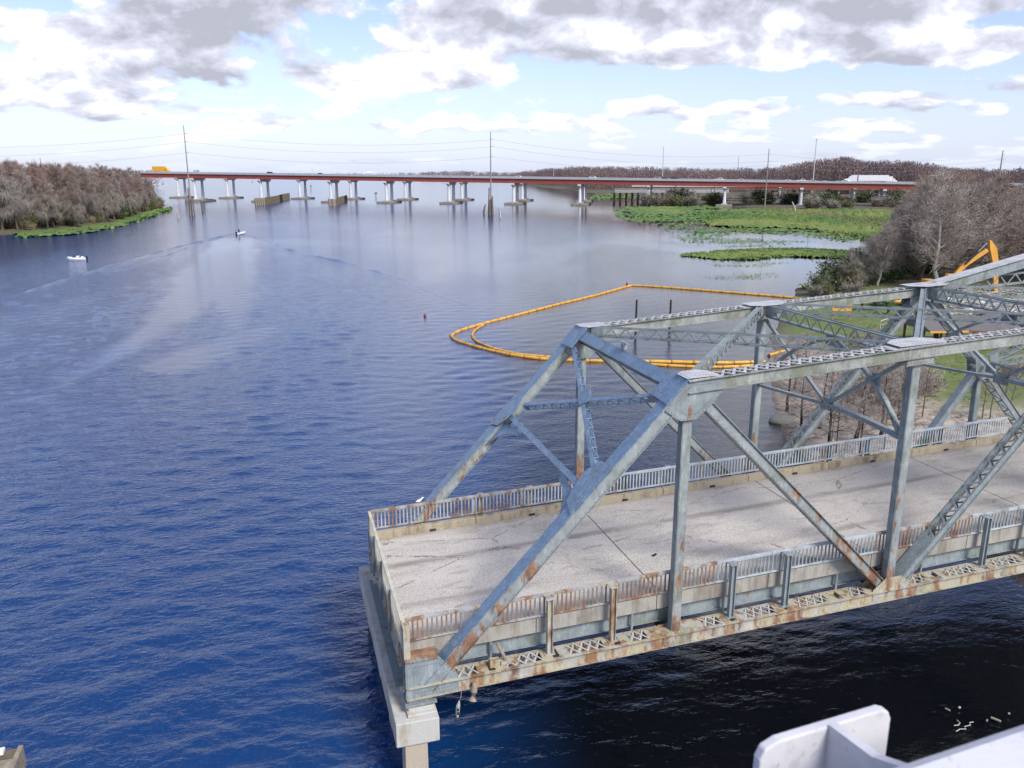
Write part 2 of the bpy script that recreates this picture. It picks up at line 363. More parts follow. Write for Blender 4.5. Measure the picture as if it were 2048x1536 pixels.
def land_f(t, b, g):
    n_ = t.noise(g, .12, 5, .6, .3); n2 = t.noise(g, 1.1, 7, .72, .8); n3 = t.noise(g, 6, 5, .7); gx, gy, gz = t.sep(g)
    sand = t.mix(t.ss(n2, .42, .60), (.50, .44, .36), (.25, .195, .15)); sand = t.mix(t.m('MULTIPLY', t.ss(n3, .54, .64), .6), sand, (.09, .065, .05))
    grass = t.mix(t.ss(n2, .35, .65), (.085, .13, .03), (.16, .20, .05)); grass = t.mix(t.m('MULTIPLY', t.ss(n3, .5, .7), .5), grass, (.20, .18, .08))
    edge = t.m('ADD', t.m('SUBTRACT', gx, 31.0), t.m('MULTIPLY', t.m('SUBTRACT', n_, .5), 14))
    lit_ = t.m('MULTIPLY', t.ss(edge, -2, 3), t.ss(t.m('SUBTRACT', 125, gy), 0, 10))
    lit_ = t.m('MULTIPLY', lit_, t.ss(t.m('SUBTRACT', gy, 52), 0, 8))
    litter = t.mix(t.ss(n2, .4, .6), (.13, .10, .075), (.07, .075, .035))
    near_ = t.ss(t.m('SUBTRACT', 95, gy), 0, 25)
    base = t.mix(near_, litter, sand); c = t.mix(lit_, base, grass)
    wet = t.ss(t.m('SUBTRACT', .12, gz), -.1, .25); c = t.mix(wet, c, (.075, .055, .035))
    t.l.new(c, b.inputs['Base Color']); b.inputs['Roughness'].default_value = .95; t.l.new(t.bump(t.m('ADD', n2, n3), .15, .7), b.inputs['Normal'])
M['land'] = mat('shore_ground', land_f)

# ------------------------------------------------------------------ water
TRACKS = [(G(470, 478), G(425, 560), 5, 7), (G(425, 560), G(330, 640), 6, 3.0), (G(330, 640), G(200, 730), 2.4, 1.2), (G(200, 730), G(60, 800), 1.2, .6), (G(530, 655), G(340, 730), 2.0, 3.2), (G(470, 520), G(500, 500), 3, 3), (G(460, 560), G(470, 660), 4, 1.0)]
def water_f(t, b, g):
    gx, gy, gz = t.sep(g)
    warp = t.noise(g, .05, 3, .5)
    gg = t.mapv(g, rot=(0, 0, -.25))
    w1 = t.noise(t.mapv(gg, scale=(.55, 1.5, 1)), 1.0, 3, .55, .6)       # 0.7-2 m wind waves
    w2 = t.noise(t.mapv(gg, scale=(2.2, 4.2, 1)), 1.0, 3, .6, .4)        # short ripples
    w3 = t.noise(t.mapv(g, scale=(.06, .16, 1)), 1.0, 3, .5)
    # ruffled and calm water, drawn out along the river
    patch = t.noise(t.mapv(g, scale=(.028, .011, 1), rot=(0, 0, .5)), 1.0, 4, .55, .8)
    ruf = t.mr(t.ss(patch, .38, .62), 0, 1, .45, 1.0)
    # the smooth tracks behind the boats and the lee of the truss bridge
    def seg(ax, ay, bx, by, w0, w1_):
        dx, dy = bx-ax, by-ay; L2 = dx*dx+dy*dy
        px, py = t.m('SUBTRACT', gx, ax), t.m('SUBTRACT', gy, ay)
        tt = t.m('DIVIDE', t.m('ADD', t.m('MULTIPLY', px, dx), t.m('MULTIPLY', py, dy)), L2, clamp=True)
        ex, ey = t.m('SUBTRACT', px, t.m('MULTIPLY', tt, dx)), t.m('SUBTRACT', py, t.m('MULTIPLY', tt, dy))
        dd = t.m('SQRT', t.m('ADD', t.m('MULTIPLY', ex, ex), t.m('MULTIPLY', ey, ey)))
        w = t.m('ADD', w0, t.m('MULTIPLY', tt, w1_-w0)); wob = t.m('MULTIPLY', t.m('SUBTRACT', t.noise(g, .12, 4, .6), .5), 5.0)
        return t.ss(t.m('SUBTRACT', w, t.m('ADD', dd, wob)), -1.2, 1.6)
    tracks = TRACKS
    calm = None
    for a_, b_, wa, wb in tracks:
        s_ = seg(a_.x, a_.y, b_.x, b_.y, wa, wb); calm = s_ if calm is None else t.m('MAXIMUM', calm, s_)
    ruf = t.m('MULTIPLY', ruf, t.m('SUBTRACT', 1.0, t.m('MULTIPLY', calm, .72)))
    # sheltered, smoother water on the right of the frame
    shel = t.ss(t.m('ADD', gx, t.m('MULTIPLY', gy, .19)), -2, 20); cove = t.m('MULTIPLY', t.ss(gx, 8, 55), t.ss(gy, 95, 165)); ruf = t.m('MULTIPLY', t.m('MULTIPLY', ruf, t.m('SUBTRACT', 1.0, t.m('MULTIPLY', shel, .5))), t.m('SUBTRACT', 1.0, t.m('MULTIPLY', cove, .6)))
    far_ = t.ss(t.m('SUBTRACT', gy, 40), 0, 260); ruf = t.m('MULTIPLY', ruf, t.m('SUBTRACT', 1.0, t.m('MULTIPLY', far_, .55)))
    h = t.m('ADD', t.m('MULTIPLY', w1, .05), t.m('MULTIPLY', w2, .075))
    t.l.new(t.bump(t.m('MULTIPLY', h, ruf), 1.0, 1.0), b.inputs['Normal'])
    near_shore = t.m('MULTIPLY', t.ss(t.m('SUBTRACT', gx, t.m('ADD', 6.0, t.m('MULTIPLY', gy, .22))), -2.5, 3.5), t.ss(t.m('SUBTRACT', 100, gy), 0, 30))
    sky_to_shade = t.mix(t.ss(gx, -3.6, 3.0), (.003, .032, .120), (.003, .004, .006))  # painted in: sky reflection blue at left, span's shade and dark reflection at right
    c = t.mix(t.m('MULTIPLY', t.m('MULTIPLY', near_shore, t.ss(t.m('SUBTRACT', gy, 34), 0, 12)), t.ss(t.noise(g, .35, 4, .6), .3, .6)), sky_to_shade, (.035, .022, .012))
    t.l.new(c, b.inputs['Base Color']); b.inputs['IOR'].default_value = 1.68
    t.l.new(t.m('SUBTRACT', t.m('ADD', .06, t.m('MULTIPLY', far_, .09)), t.m('MAXIMUM', t.m('MULTIPLY', t.m('MULTIPLY', calm, far_), .05), t.m('MULTIPLY', t.m('MULTIPLY', cove, far_), .09))), b.inputs['Roughness'])
M['water'] = mat('river_water', water_f)
_rn = np.random.RandomState(3); _ph = _rn.rand(24, 3)
def wob(x, y, sc, seed=0):
    r = 0
    for i in range(6):
        a, b, c = _ph[(i+seed) % 24]; r = r+np.sin((x*math.cos(a*6.3)+y*math.sin(a*6.3))*sc*(1+i*.7)+c*40)/(1+i*.6)
    return r/2.6
def waves(X, Y):
    """wind waves as a sum of trains; trains finer than the local mesh are left to the material"""
    rn = np.random.RandomState(12); Z = np.zeros_like(X); sp = np.maximum(.0052*Y, .05)
    patch = .62+.38*wob(X, Y, .045, 7)
    shel = np.maximum(np.clip((X+2+.19*Y)/22, 0, 1), np.clip((Y-150)/140, 0, 1)); cove = np.clip((X-8)/45, 0, 1)*np.clip((Y-95)/70, 0, 1); amp = patch*(1-.74*shel)*(1-.65*cove)
    for i in range(76):
        lam = .30*(9.5**(i/75.0)); th_ = rn.normal(1.78, .5); k_ = 2*math.pi/lam; ph = rn.uniform(0, 6.28); a = .0056*lam*(1.35 if lam < 1.0 else .95)
        f = np.clip((lam/sp-2.6)/2.0, 0, 1); q = k_*(X*math.cos(th_)+Y*math.sin(th_))+ph+.9*np.sin(X*.11*rn.uniform(.5, 1.5)+Y*.09*rn.uniform(.5, 1.5)+rn.uniform(0, 6))
        Z += a*f*np.sin(q)
    calm = np.zeros_like(X)
    for a_, b_, wa, wb in TRACKS:
        dx, dy = b_.x-a_.x, b_.y-a_.y; tt = np.clip(((X-a_.x)*dx+(Y-a_.y)*dy)/(dx*dx+dy*dy), 0, 1)
        dd = np.hypot(X-a_.x-tt*dx, Y-a_.y-tt*dy)+wob(X, Y, .12, 11)*1.5; calm = np.maximum(calm, np.clip((wa+tt*(wb-wa)-dd+1.2)/2.8, 0, 1))
    return Z*amp*(1-.72*calm)
ny = 800; yy = 12.5*np.exp(np.linspace(0, math.log(620/12.5), ny)); uu = np.linspace(-.78, .78, 330)
Yg, Ug = np.meshgrid(yy, uu, indexing='ij'); Xg = Ug*(Yg+6)
edge = np.clip((.78-np.abs(Ug))/.03, 0, 1)*np.clip((Yg-12.5)/1.0, 0, 1)*np.clip((620-Yg)/60, 0, 1)
Zg = waves(Xg, Yg)*edge; nx = len(uu); i_ = np.arange(ny-1)[:, None]*nx+np.arange(nx-1)[None]; Fg = np.stack([i_, i_+1, i_+1+nx, i_+nx], -1).reshape(-1, 4)
Vg = np.stack([Xg.ravel(), Yg.ravel(), Zg.ravel()], 1); n0 = len(Vg); xa, xb = .78*(12.5+6), .78*626
extra = np.array([(-14000,-300,0),(14000,-300,0),(14000,22000,0),(-14000,22000,0),(-xa,12.5,0),(xa,12.5,0),(xb,620,0),(-xb,620,0)], float)
Fx = np.array([(0,1,5,4),(1,2,6,5),(2,3,7,6),(3,0,4,7)])+n0
o = np_obj('water', np.concatenate([Vg, extra]), np.concatenate([Fg, Fx]), M['water'], smooth=True); tag(o, kind='structure')

# low ridges of the two wakes, in the same water
def ridge(name, pts, w, h):
    rng = random.Random(5); P = [G(*p) for p in pts]; V = []; F = []; Q = []
    for a, b in zip(P[:-1], P[1:]):
        n = max(2, int((b-a).length/3))
        for i in range(n): Q.append(a.lerp(b, i/n))
    Q.append(P[-1]); n = len(Q)
    for i, q in enumerate(Q):
        d = (Q[min(i+1, n-1)]-Q[max(i-1, 0)]).normalized(); s_ = Vector((-d.y, d.x, 0)); f = max(0.0, math.sin(math.pi*min(1, (i+1)/n*1.0)))**.5
        hh = h*f*rng.uniform(.4, 1.3); ww = w*rng.uniform(.7, 1.3)*(.15+.85*f)
        V += [q-s_*ww+Vector((0,0,-.02)), q+Vector((0,0,hh)), q+s_*ww*.6+Vector((0,0,-.02))]
    for i in range(n-1):
        a = i*3; F += [(a, a+1, a+4, a+3), (a+1, a+2, a+5, a+4)]
    o = MB().add(V, F).build(name, M['water'], smooth=True); tag(o, kind='stuff')
    return o
for nm, pts, w, h in (('wake_ripple', [(472, 466), (420, 478), (330, 500), (260, 522), (150, 552), (0, 600)], 1.1, .26), ('wake_ripple', [(488, 467), (530, 480), (580, 500), (650, 516), (720, 532), (800, 556), (860, 585), (945, 615)], .9, .24),
                      ('wake_ripple', [(468, 468), (400, 486), (330, 512), (210, 548)], .8, .18)): ridge(nm, pts, w, h)

# ------------------------------------------------------------------ land
def sdist(px, py, poly):
    """signed distance to a polygon, positive inside (numpy arrays)"""
    P = np.array([(p[0], p[1]) for p in poly]); n = len(P); best = np.full(px.shape, 1e18); inside = np.zeros(px.shape, bool)
    for i in range(n):
        ax, ay = P[i]; bx, by = P[(i+1) % n]; dx, dy = bx-ax, by-ay
        t_ = np.clip(((px-ax)*dx+(py-ay)*dy)/(dx*dx+dy*dy+1e-9), 0, 1)
        best = np.minimum(best, (px-ax-t_*dx)**2+(py-ay-t_*dy)**2)
        c = ((ay > py) != (by > py)) & (px < (bx-ax)*(py-ay)/(by-ay+1e-12)+ax); inside ^= c
    d = np.sqrt(best); return np.where(inside, d, -d)
gp = lambda L: [tuple(G(*p)[:2]) for p in L]
SHORE_R = [(40, -60), (13.2, 4), (12.6, 13), (13.8, 17.5), (18.5, 20), (22.5, 27), (21.5, 36), (18.6, 44)]+gp([(1572, 880), (1556, 838), (1548, 770), (1552, 712), (1535, 672), (1560, 640), (1585, 606), (1592, 588), (1592, 576), (1650, 566), (1690, 548), (1700, 525), (1745, 500), (1800, 470), (1835, 440), (1830, 424), (1700, 421), (1560, 419), (1500, 415), (1440, 412), (1300, 404), (1300, 397), (1262, 392), (1200, 388), (1120, 378), (1050, 371), (1000, 367), (975, 365.5), (1000, 361)])+[(5200, 2600), (5200, -60)]
SHORE_L = [(-150, 60), (-165, 160), (-158, 220)]+gp([(0, 470), (60, 467), (140, 460), (215, 450), (262, 438), (300, 424), (330, 412), (322, 402), (240, 395)])+[(-700, 620), (-900, 60)]
def zland(x, y, poly, amp=1.0):
    d = sdist(x, y, poly)+wob(x, y, .22)*np.clip(y/140, .35, 3.0)*.8
    return np.clip(d*.11, -1.2, 1.1*amp)+np.where(d > 4, wob(x, y, .5, 3)*.12, 0), d
def land(name, xs, ys, poly):
    X, Y = np.meshgrid(xs, ys); Z, d = zland(X, Y, poly); nx = len(xs); V = np.stack([X.ravel(), Y.ravel(), Z.ravel()], 1)
    i = np.arange(len(ys)-1)[:, None]*nx+np.arange(nx-1)[None]; F = np.stack([i, i+1, i+1+nx, i+nx], -1).reshape(-1, 4)
    keep = (Z.ravel()[F] > -1.1).any(1); o = np_obj(name, V, F[keep], M['land'], smooth=True); return tag(o, kind='structure')
gs = lambda a, b, n, p=1.0: a+(b-a)*np.linspace(0, 1, n)**p
land('right_bank_ground', np.concatenate([gs(8, 90, 150), gs(91, 700, 110, 1.5), gs(730, 5200, 20, 1.4)]), np.concatenate([gs(-60, 8, 20), gs(8.5, 130, 210), gs(131, 620, 180, 1.2), gs(630, 2600, 50, 1.5)]), SHORE_R)
land('left_bank_ground', gs(-900, -120, 150, .6), gs(60, 640, 150), SHORE_L)

# marsh plants growing out over the water: mats of leaves, and loose pads at their edges
def mat_sheet(name, poly, step, hmax, label, cut=0.0, wobs=1.0, seed=0):
    P = np.array(poly); xs = np.arange(P[:,0].min()-step, P[:,0].max()+step, step); ys = np.arange(P[:,1].min()-step, P[:,1].max()+step*1.6, step*1.6)
    X, Y = np.meshgrid(xs, ys); d = sdist(X, Y, poly)+wob(X, Y, .11/wobs, seed)*5*wobs+wob(X, Y, .6/wobs, seed+5)*1.6*wobs
    rn = np.random.RandomState(seed); Z = .02+np.clip(d*.12, 0, 1)*hmax*(.5+.5*wob(X, Y, .9, 2))+rn.rand(*X.shape)**2*hmax*1.1
    nx = len(xs); i = np.arange(len(ys)-1)[:, None]*nx+np.arange(nx-1)[None]; F = np.stack([i, i+1, i+1+nx, i+nx], -1).reshape(-1, 4)
    d = d+rn.normal(0, 1.3*wobs, X.shape)*np.exp(-np.clip(d, 0, 99)/(6*wobs)); d = d-np.clip(wob(X, Y, .07/wobs, seed+9)-.25, 0, 1)*14*wobs; keep = (d.ravel()[F] > cut).all(1); jx = X+(rn.rand(*X.shape)-.5)*step*.7; jy = Y+(rn.rand(*X.shape)-.5)*step*.9
    V = np.stack([jx.ravel(), jy.ravel(), Z.ravel()], 1); return tag(np_obj(name, V, F[keep], M['marsh']), label, kind='stuff')
def pads(name, poly, n, r, label, edge=0.0, fade=20.0, seed=0, patch=.2, thr=0.0, up=.12, bite=0.0):
    rn = np.random.RandomState(seed); P = np.array(poly); x = rn.uniform(P[:,0].min()-fade, P[:,0].max()+fade, n*6); y = rn.uniform(P[:,1].min()-fade, P[:,1].max()+fade, n*6)
    d = sdist(x, y, poly); prob = np.clip((d+edge)/fade, 0, 1)*np.clip(.55+wob(x, y, patch, seed)*1.1-thr, 0, 1)*np.clip(.6+wob(x, y, patch*3.3, seed+4)*.9, 0, 1)
    k_ = rn.rand(len(x)) < prob; x, y = x[k_][:n], y[k_][:n]; m = len(x); R = r*rn.uniform(.55, 1.35, m)*np.clip(y/230, .7, 1.9); th_ = rn.uniform(0, 6.3, m); tl = rn.uniform(-up, up*1.4, (m, 2)); V = []
    for j in range(5):
        a = th_+j*2*math.pi/5; cx, cy = np.cos(a)*R, np.sin(a)*R*.9; V.append(np.stack([x+cx, y+cy, .03+R*.3+cx*tl[:,0]*2+cy*tl[:,1]*2+np.abs(tl[:,0])*.3], 1))
    V = np.stack(V, 1).reshape(-1, 3); b_ = np.arange(m)[:, None]*5; F = np.concatenate([b_+np.array([[0,1,2]]), b_+np.array([[0,2,3]]), b_+np.array([[0,3,4]])], 0)
    V[:, 2] = np.maximum(V[:, 2], .012); return tag(np_obj(name, V, F, M['pad']), label, kind='stuff')
MARSH = gp([(1395, 437), (1430, 424), (1510, 419), (1620, 420), (1835, 424), (1850, 445), (1830, 470), (1790, 486), (1730, 481), (1640, 466), (1560, 461), (1490, 462), (1420, 452)])
mat_sheet('marsh_plants', MARSH, .9, .8, 'bright green marsh growing out from the right shore', seed=1)
mat_sheet('marsh_plants', gp([(1352, 512), (1400, 505), (1500, 500), (1600, 498), (1690, 503), (1740, 507), (1740, 517), (1640, 517), (1560, 516), (1500, 520), (1440, 521)]), .42, .45, 'long green islet of water plants off the right shore', wobs=.28, seed=2)
mat_sheet('marsh_plants', gp([(1595, 574), (1640, 568), (1665, 566), (1668, 590), (1630, 590)]), .3, .45, 'small green tongue of plants in front of the shore bushes', wobs=.12, seed=4)
mat_sheet('marsh_plants', gp([(1225, 424), (1245, 417), (1340, 412), (1420, 416), (1400, 431), (1330, 432), (1270, 430)]), 1.1, .45, 'green raft of plants beside the far pier', wobs=1.0, cut=3.0, seed=6)
mat_sheet('shore_plants', gp([(20, 468), (120, 458), (215, 446), (260, 434), (300, 422), (318, 417), (335, 421), (292, 439), (237, 455), (150, 471), (50, 475)]), .8, .5, 'bright green water plants along the left bank', wobs=.45, seed=7)
pads('lily_pads', gp([(1215, 426), (1245, 414), (1420, 412), (1560, 430), (1740, 476), (1700, 486), (1560, 470), (1480, 466), (1430, 486), (1400, 494), (1350, 480), (1320, 456), (1245, 440)]), 16000, .42, 'loose green pads fringing the marsh', fade=12, seed=11, patch=.06, thr=-.1)
pads('lily_pads', gp([(1370, 478), (1440, 470), (1520, 474), (1640, 484), (1560, 494), (1450, 497), (1390, 490)]), 2600, .22, 'sparse pads on the bright water behind the islet', fade=7, seed=12, patch=.15)
pads('lily_pads', gp([(1400, 524), (1520, 520), (1600, 524), (1540, 534), (1430, 534)]), 1400, .19, 'scattered pads in front of the islet', fade=3, seed=13, patch=.25)
pads('lily_pads', gp([(1400, 548), (1480, 542), (1560, 546), (1560, 556), (1460, 562), (1400, 556)]), 700, .17, 'last loose pads between the islet and the boom', fade=2, seed=14, patch=.3)
pads('lily_pads', gp([(20, 472), (120, 464), (215, 453), (260, 441), (318, 420), (345, 414), (345, 424), (300, 438), (235, 456), (150, 470), (40, 477)]), 7000, .4, 'pads and leaves fringing the left bank', fade=3, seed=15, patch=.1, thr=-.3, up=.3)
pads('lily_pads', gp([(1150, 392), (1230, 386), (1290, 396), (1240, 400), (1200, 402)]), 2500, .7, 'distant pads behind the far piers', fade=20, seed=16, patch=.04)

# ------------------------------------------------------------------ the old truss bridge
YAW = .2821; P = 7.81; H1, H2, H3, H4 = 7.98, 8.21, 8.34, 9.68; WD = 8.4; GR = .040
BX, BY, BZ = -2.50, 20.48, CAMH-14.12
BR = empty('truss_bridge', (BX, BY, BZ), YAW)
tag(BR, 'old grey blue riveted truss bridge span with a broad concrete deck, ending over the river', 'bridge')
cY, sY = math.cos(YAW), math.sin(YAW)
def wpos(p):            # bridge coordinates (along, across, up) to world
    return Vector((BX+p[0]*cY-p[1]*sY, BY+p[0]*sY+p[1]*cY, BZ+p[2]+GR*p[0]))
def shv(p): return Vector((p[0], p[1], p[2]+GR*p[0]))
camv = Vector((0, 0, CAMH))
BARS = {}
def unit_bar(m, nm='lacing_bar'):
    if (m.name, nm) not in BARS:
        me = bpy.data.meshes.new(nm); b = MB().box(0, 1, -.5, .5, -.5, .5); me.from_pydata(b.v, [], b.f); me.materials.append(m); me.update(); BARS[(m.name, nm)] = me
    return BARS[(m.name, nm)]
LACE = []; BAL = []
def bar_matrix(A, B, n, w, th):
    A, B = shv(A), shv(B); x = (B-A); L = x.length; x = x/L; z = (n-x*n.dot(x)).normalized(); y = z.cross(x)
    m = Matrix((x*L, y*w, z*th)).transposed().to_4x4(); m.translation = A; return m, (wpos((0,0,0))-wpos((0,0,0))).length
def bars_out(lst, nm, limit, joined):
    lst.sort(key=lambda q: (wpos(((q[0]+q[1])/2))-camv).length if False else (Vector(wpos((q[0]+q[1])/2))-camv).length)
    rest = {}
    for i, (A, B, n, w, th, par, m) in enumerate(lst):
        mx, _ = bar_matrix(A, B, n, w, th)
        if i < limit:
            o = bpy.data.objects.new(nm, unit_bar(m, nm)); C.objects.link(o); o.parent = par; o.matrix_basis = mx
        else: rest.setdefault(par.name, (par, m, []))[2].append(mx)
    for par, m, ms in rest.values():
        V = []; F = []; ub = [Vector(v.co) for v in unit_bar(m, nm).vertices]; uf = [tuple(p.vertices) for p in unit_bar(m, nm).polygons]
        for mx in ms:
            n0 = len(V); V += [mx@v for v in ub]; F += [tuple(i+n0 for i in f) for f in uf]
        o = MB().add(V, F).build(joined, m, par); o['kind'] = 'stuff'
def rivet_mesh(par, pts, m, r=.02):
    """small rivet heads: pts = (position, normal)"""
    V = []; F = []
    for p, n in pts:
        u = n.cross(Vector((.3,.5,.8))).normalized()*r; w = n.cross(u).normalized()*r; k = len(V); V += [p+u, p+w, p-u, p-w, p+n*r*.9]; F += [(k,k+1,k+4), (k+1,k+2,k+4), (k+2,k+3,k+4), (k+3,k,k+4)]
    o = MB().add(V, F).build('rivets', M['rivet'], par, sh=GR); o['kind'] = 'stuff'; return o
def frame(A, B, side):
    A, B = Vector(A), Vector(B); a = (B-A).normalized(); s_ = Vector(side); s_ = (s_-a*s_.dot(a)).normalized(); n = a.cross(s_).normalized(); return A, B, a, s_, n
camL = Vector((-BX*cY-BY*sY, BX*sY-BY*cY, 14.12))      # the eye in bridge coordinates
def member(name, A, B, w, d, m, side=(0,1,0), faces=('plate', 'open'), lm=None, cm=None, flange=.08, trim=(0, 0), pitch=.4, batten=.5, riv=True, lbar=.06, both=False, label=None):
    """a built-up steel member: two webs, turned flanges, and on its two open faces a plate, lacing bars or nothing; faces[0] looks at the viewer's side or up"""
    A, B, a, s_, n = frame(A, B, side); A = A+a*trim[0]; B = B-a*trim[1]; L = (B-A).length
    if n.dot(camL-(A+B)/2) < 0: n = -n
    q = MB()
    def bb(o1, o2, ww, hh):      # box along the member, offset o1 along s_, o2 along n
        vs = []
        for Pp in (A, B):
            for i, j in ((-1,-1),(1,-1),(1,1),(-1,1)): vs.append(Pp+s_*(o1+ww/2*i)+n*(o2+hh/2*j))
        q.add(vs, [(0,1,2,3),(7,6,5,4),(0,4,5,1),(1,5,6,2),(2,6,7,3),(3,7,4,0)])
    for k_ in (-1, 1):
        bb(k_*w/2, 0, .022, d)
        if flange:
            for j in (-1, 1): bb(k_*(w/2+flange/2+.012), j*(d/2-.011), flange, .02)
    root = q.build(name, m, BR, sh=GR)
    if label: root['label'] = label
    rv = []
    for fi, kind in enumerate(faces):
        sg = 1 if fi == 0 else -1; off = sg*(d/2+.013); fw = w+(2*flange if flange else 0)
        if kind == 'plate':
            c = MB(); vs = []
            for Pp in (A, B):
                for i, j in ((-1,-1),(1,-1),(1,1),(-1,1)): vs.append(Pp+s_*((fw/2)*i)+n*(off+.012*j))
            c.add(vs, [(0,1,2,3),(7,6,5,4),(0,4,5,1),(1,5,6,2),(2,6,7,3),(3,7,4,0)]).build('cover_plate', cm or m, root, sh=GR)
            if riv:
                k_ = max(2, int(L/.17))
                for i in range(k_):
                    for e_ in (-1, 1): rv.append((A+a*(L*(i+.5)/k_)+s_*(e_*(fw/2-.04))+n*(off+sg*.012), n*sg))
        elif kind in ('lace', 'xlace'):
            bt = min(batten, L*.3)
            for x0 in (0, L-bt):     # solid batten plates at the two ends
                c = MB(); vs = []
                for xx in (x0, x0+bt):
                    for i, j in ((-1,-1),(1,-1),(1,1),(-1,1)): vs.append(A+a*xx+s_*((w/2+flange*.6)*i)+n*(off+.010*j))
                c.add(vs, [(0,1,2,3),(7,6,5,4),(0,4,5,1),(1,5,6,2),(2,6,7,3),(3,7,4,0)]).build('batten_plate', lm or m, root, sh=GR)
            n_ = max(2, round((L-2*bt)/pitch)); st = (L-2*bt)/n_; hw = w/2+flange*.35
            for i in range(n_):
                x0 = bt+i*st; z_ = 1 if i % 2 == 0 else -1
                if kind == 'lace': LACE.append((A+a*x0-s_*hw*z_+n*off, A+a*(x0+st)+s_*hw*z_+n*off, n, lbar, .014, root, lm or m))
                else:
                    LACE.append((A+a*x0-s_*hw+n*off, A+a*(x0+st)+s_*hw+n*off, n, lbar, .012, root, lm or m))
                    LACE.append((A+a*x0+s_*hw+n*(off+sg*.013), A+a*(x0+st)-s_*hw+n*(off+sg*.013), n, lbar, .012, root, lm or m))
    if riv and flange:
        k_ = max(2, int(L/.2))
        face = s_ if s_.dot(camL-A) > 0 else -s_
        for i in range(k_):
            for e_ in (-1, 1): rv.append((A+a*(L*(i+.5)/k_)+face*(w/2+flange*.6)+n*(e_*(d/2+.004)), n*e_))
            rv.append((A+a*(L*(i+.3)/k_)+face*(w/2+.012)+n*(d/2-.06), face)); rv.append((A+a*(L*(i+.3)/k_)+face*(w/2+.012)-n*(d/2-.06), face))
    if rv: rivet_mesh(root, rv, m)
    return root
def plate(name, poly, t0, t1, m, riv=None, label=None):
    """upright gusset plate: outline in (along, up), between two across positions"""
    o = MB().prism(poly, t0, t1, 'y').build(name, m, BR, sh=GR)
    if label: o['label'] = label
    if riv:
        pts = []; tf = min(t0, t1)
        cx = sum(p[0] for p in poly)/len(poly); cy = sum(p[1] for p in poly)/len(poly)
        for (ax, ay), (bx, by) in zip(poly, poly[1:]+poly[:1]):
            L = math.hypot(bx-ax, by-ay); k_ = max(1, int(L/.11))
            for i in range(k_):
                f = (i+.5)/k_; x_, z_ = ax+(bx-ax)*f, ay+(by-ay)*f
                for ins in riv:
                    pts.append((Vector((x_+(cx-x_)*ins, tf, z_+(cy-z_)*ins)), Vector((0,-1,0))))
        rivet_mesh(o, pts, m)
    return o
FAR_MAX = 4
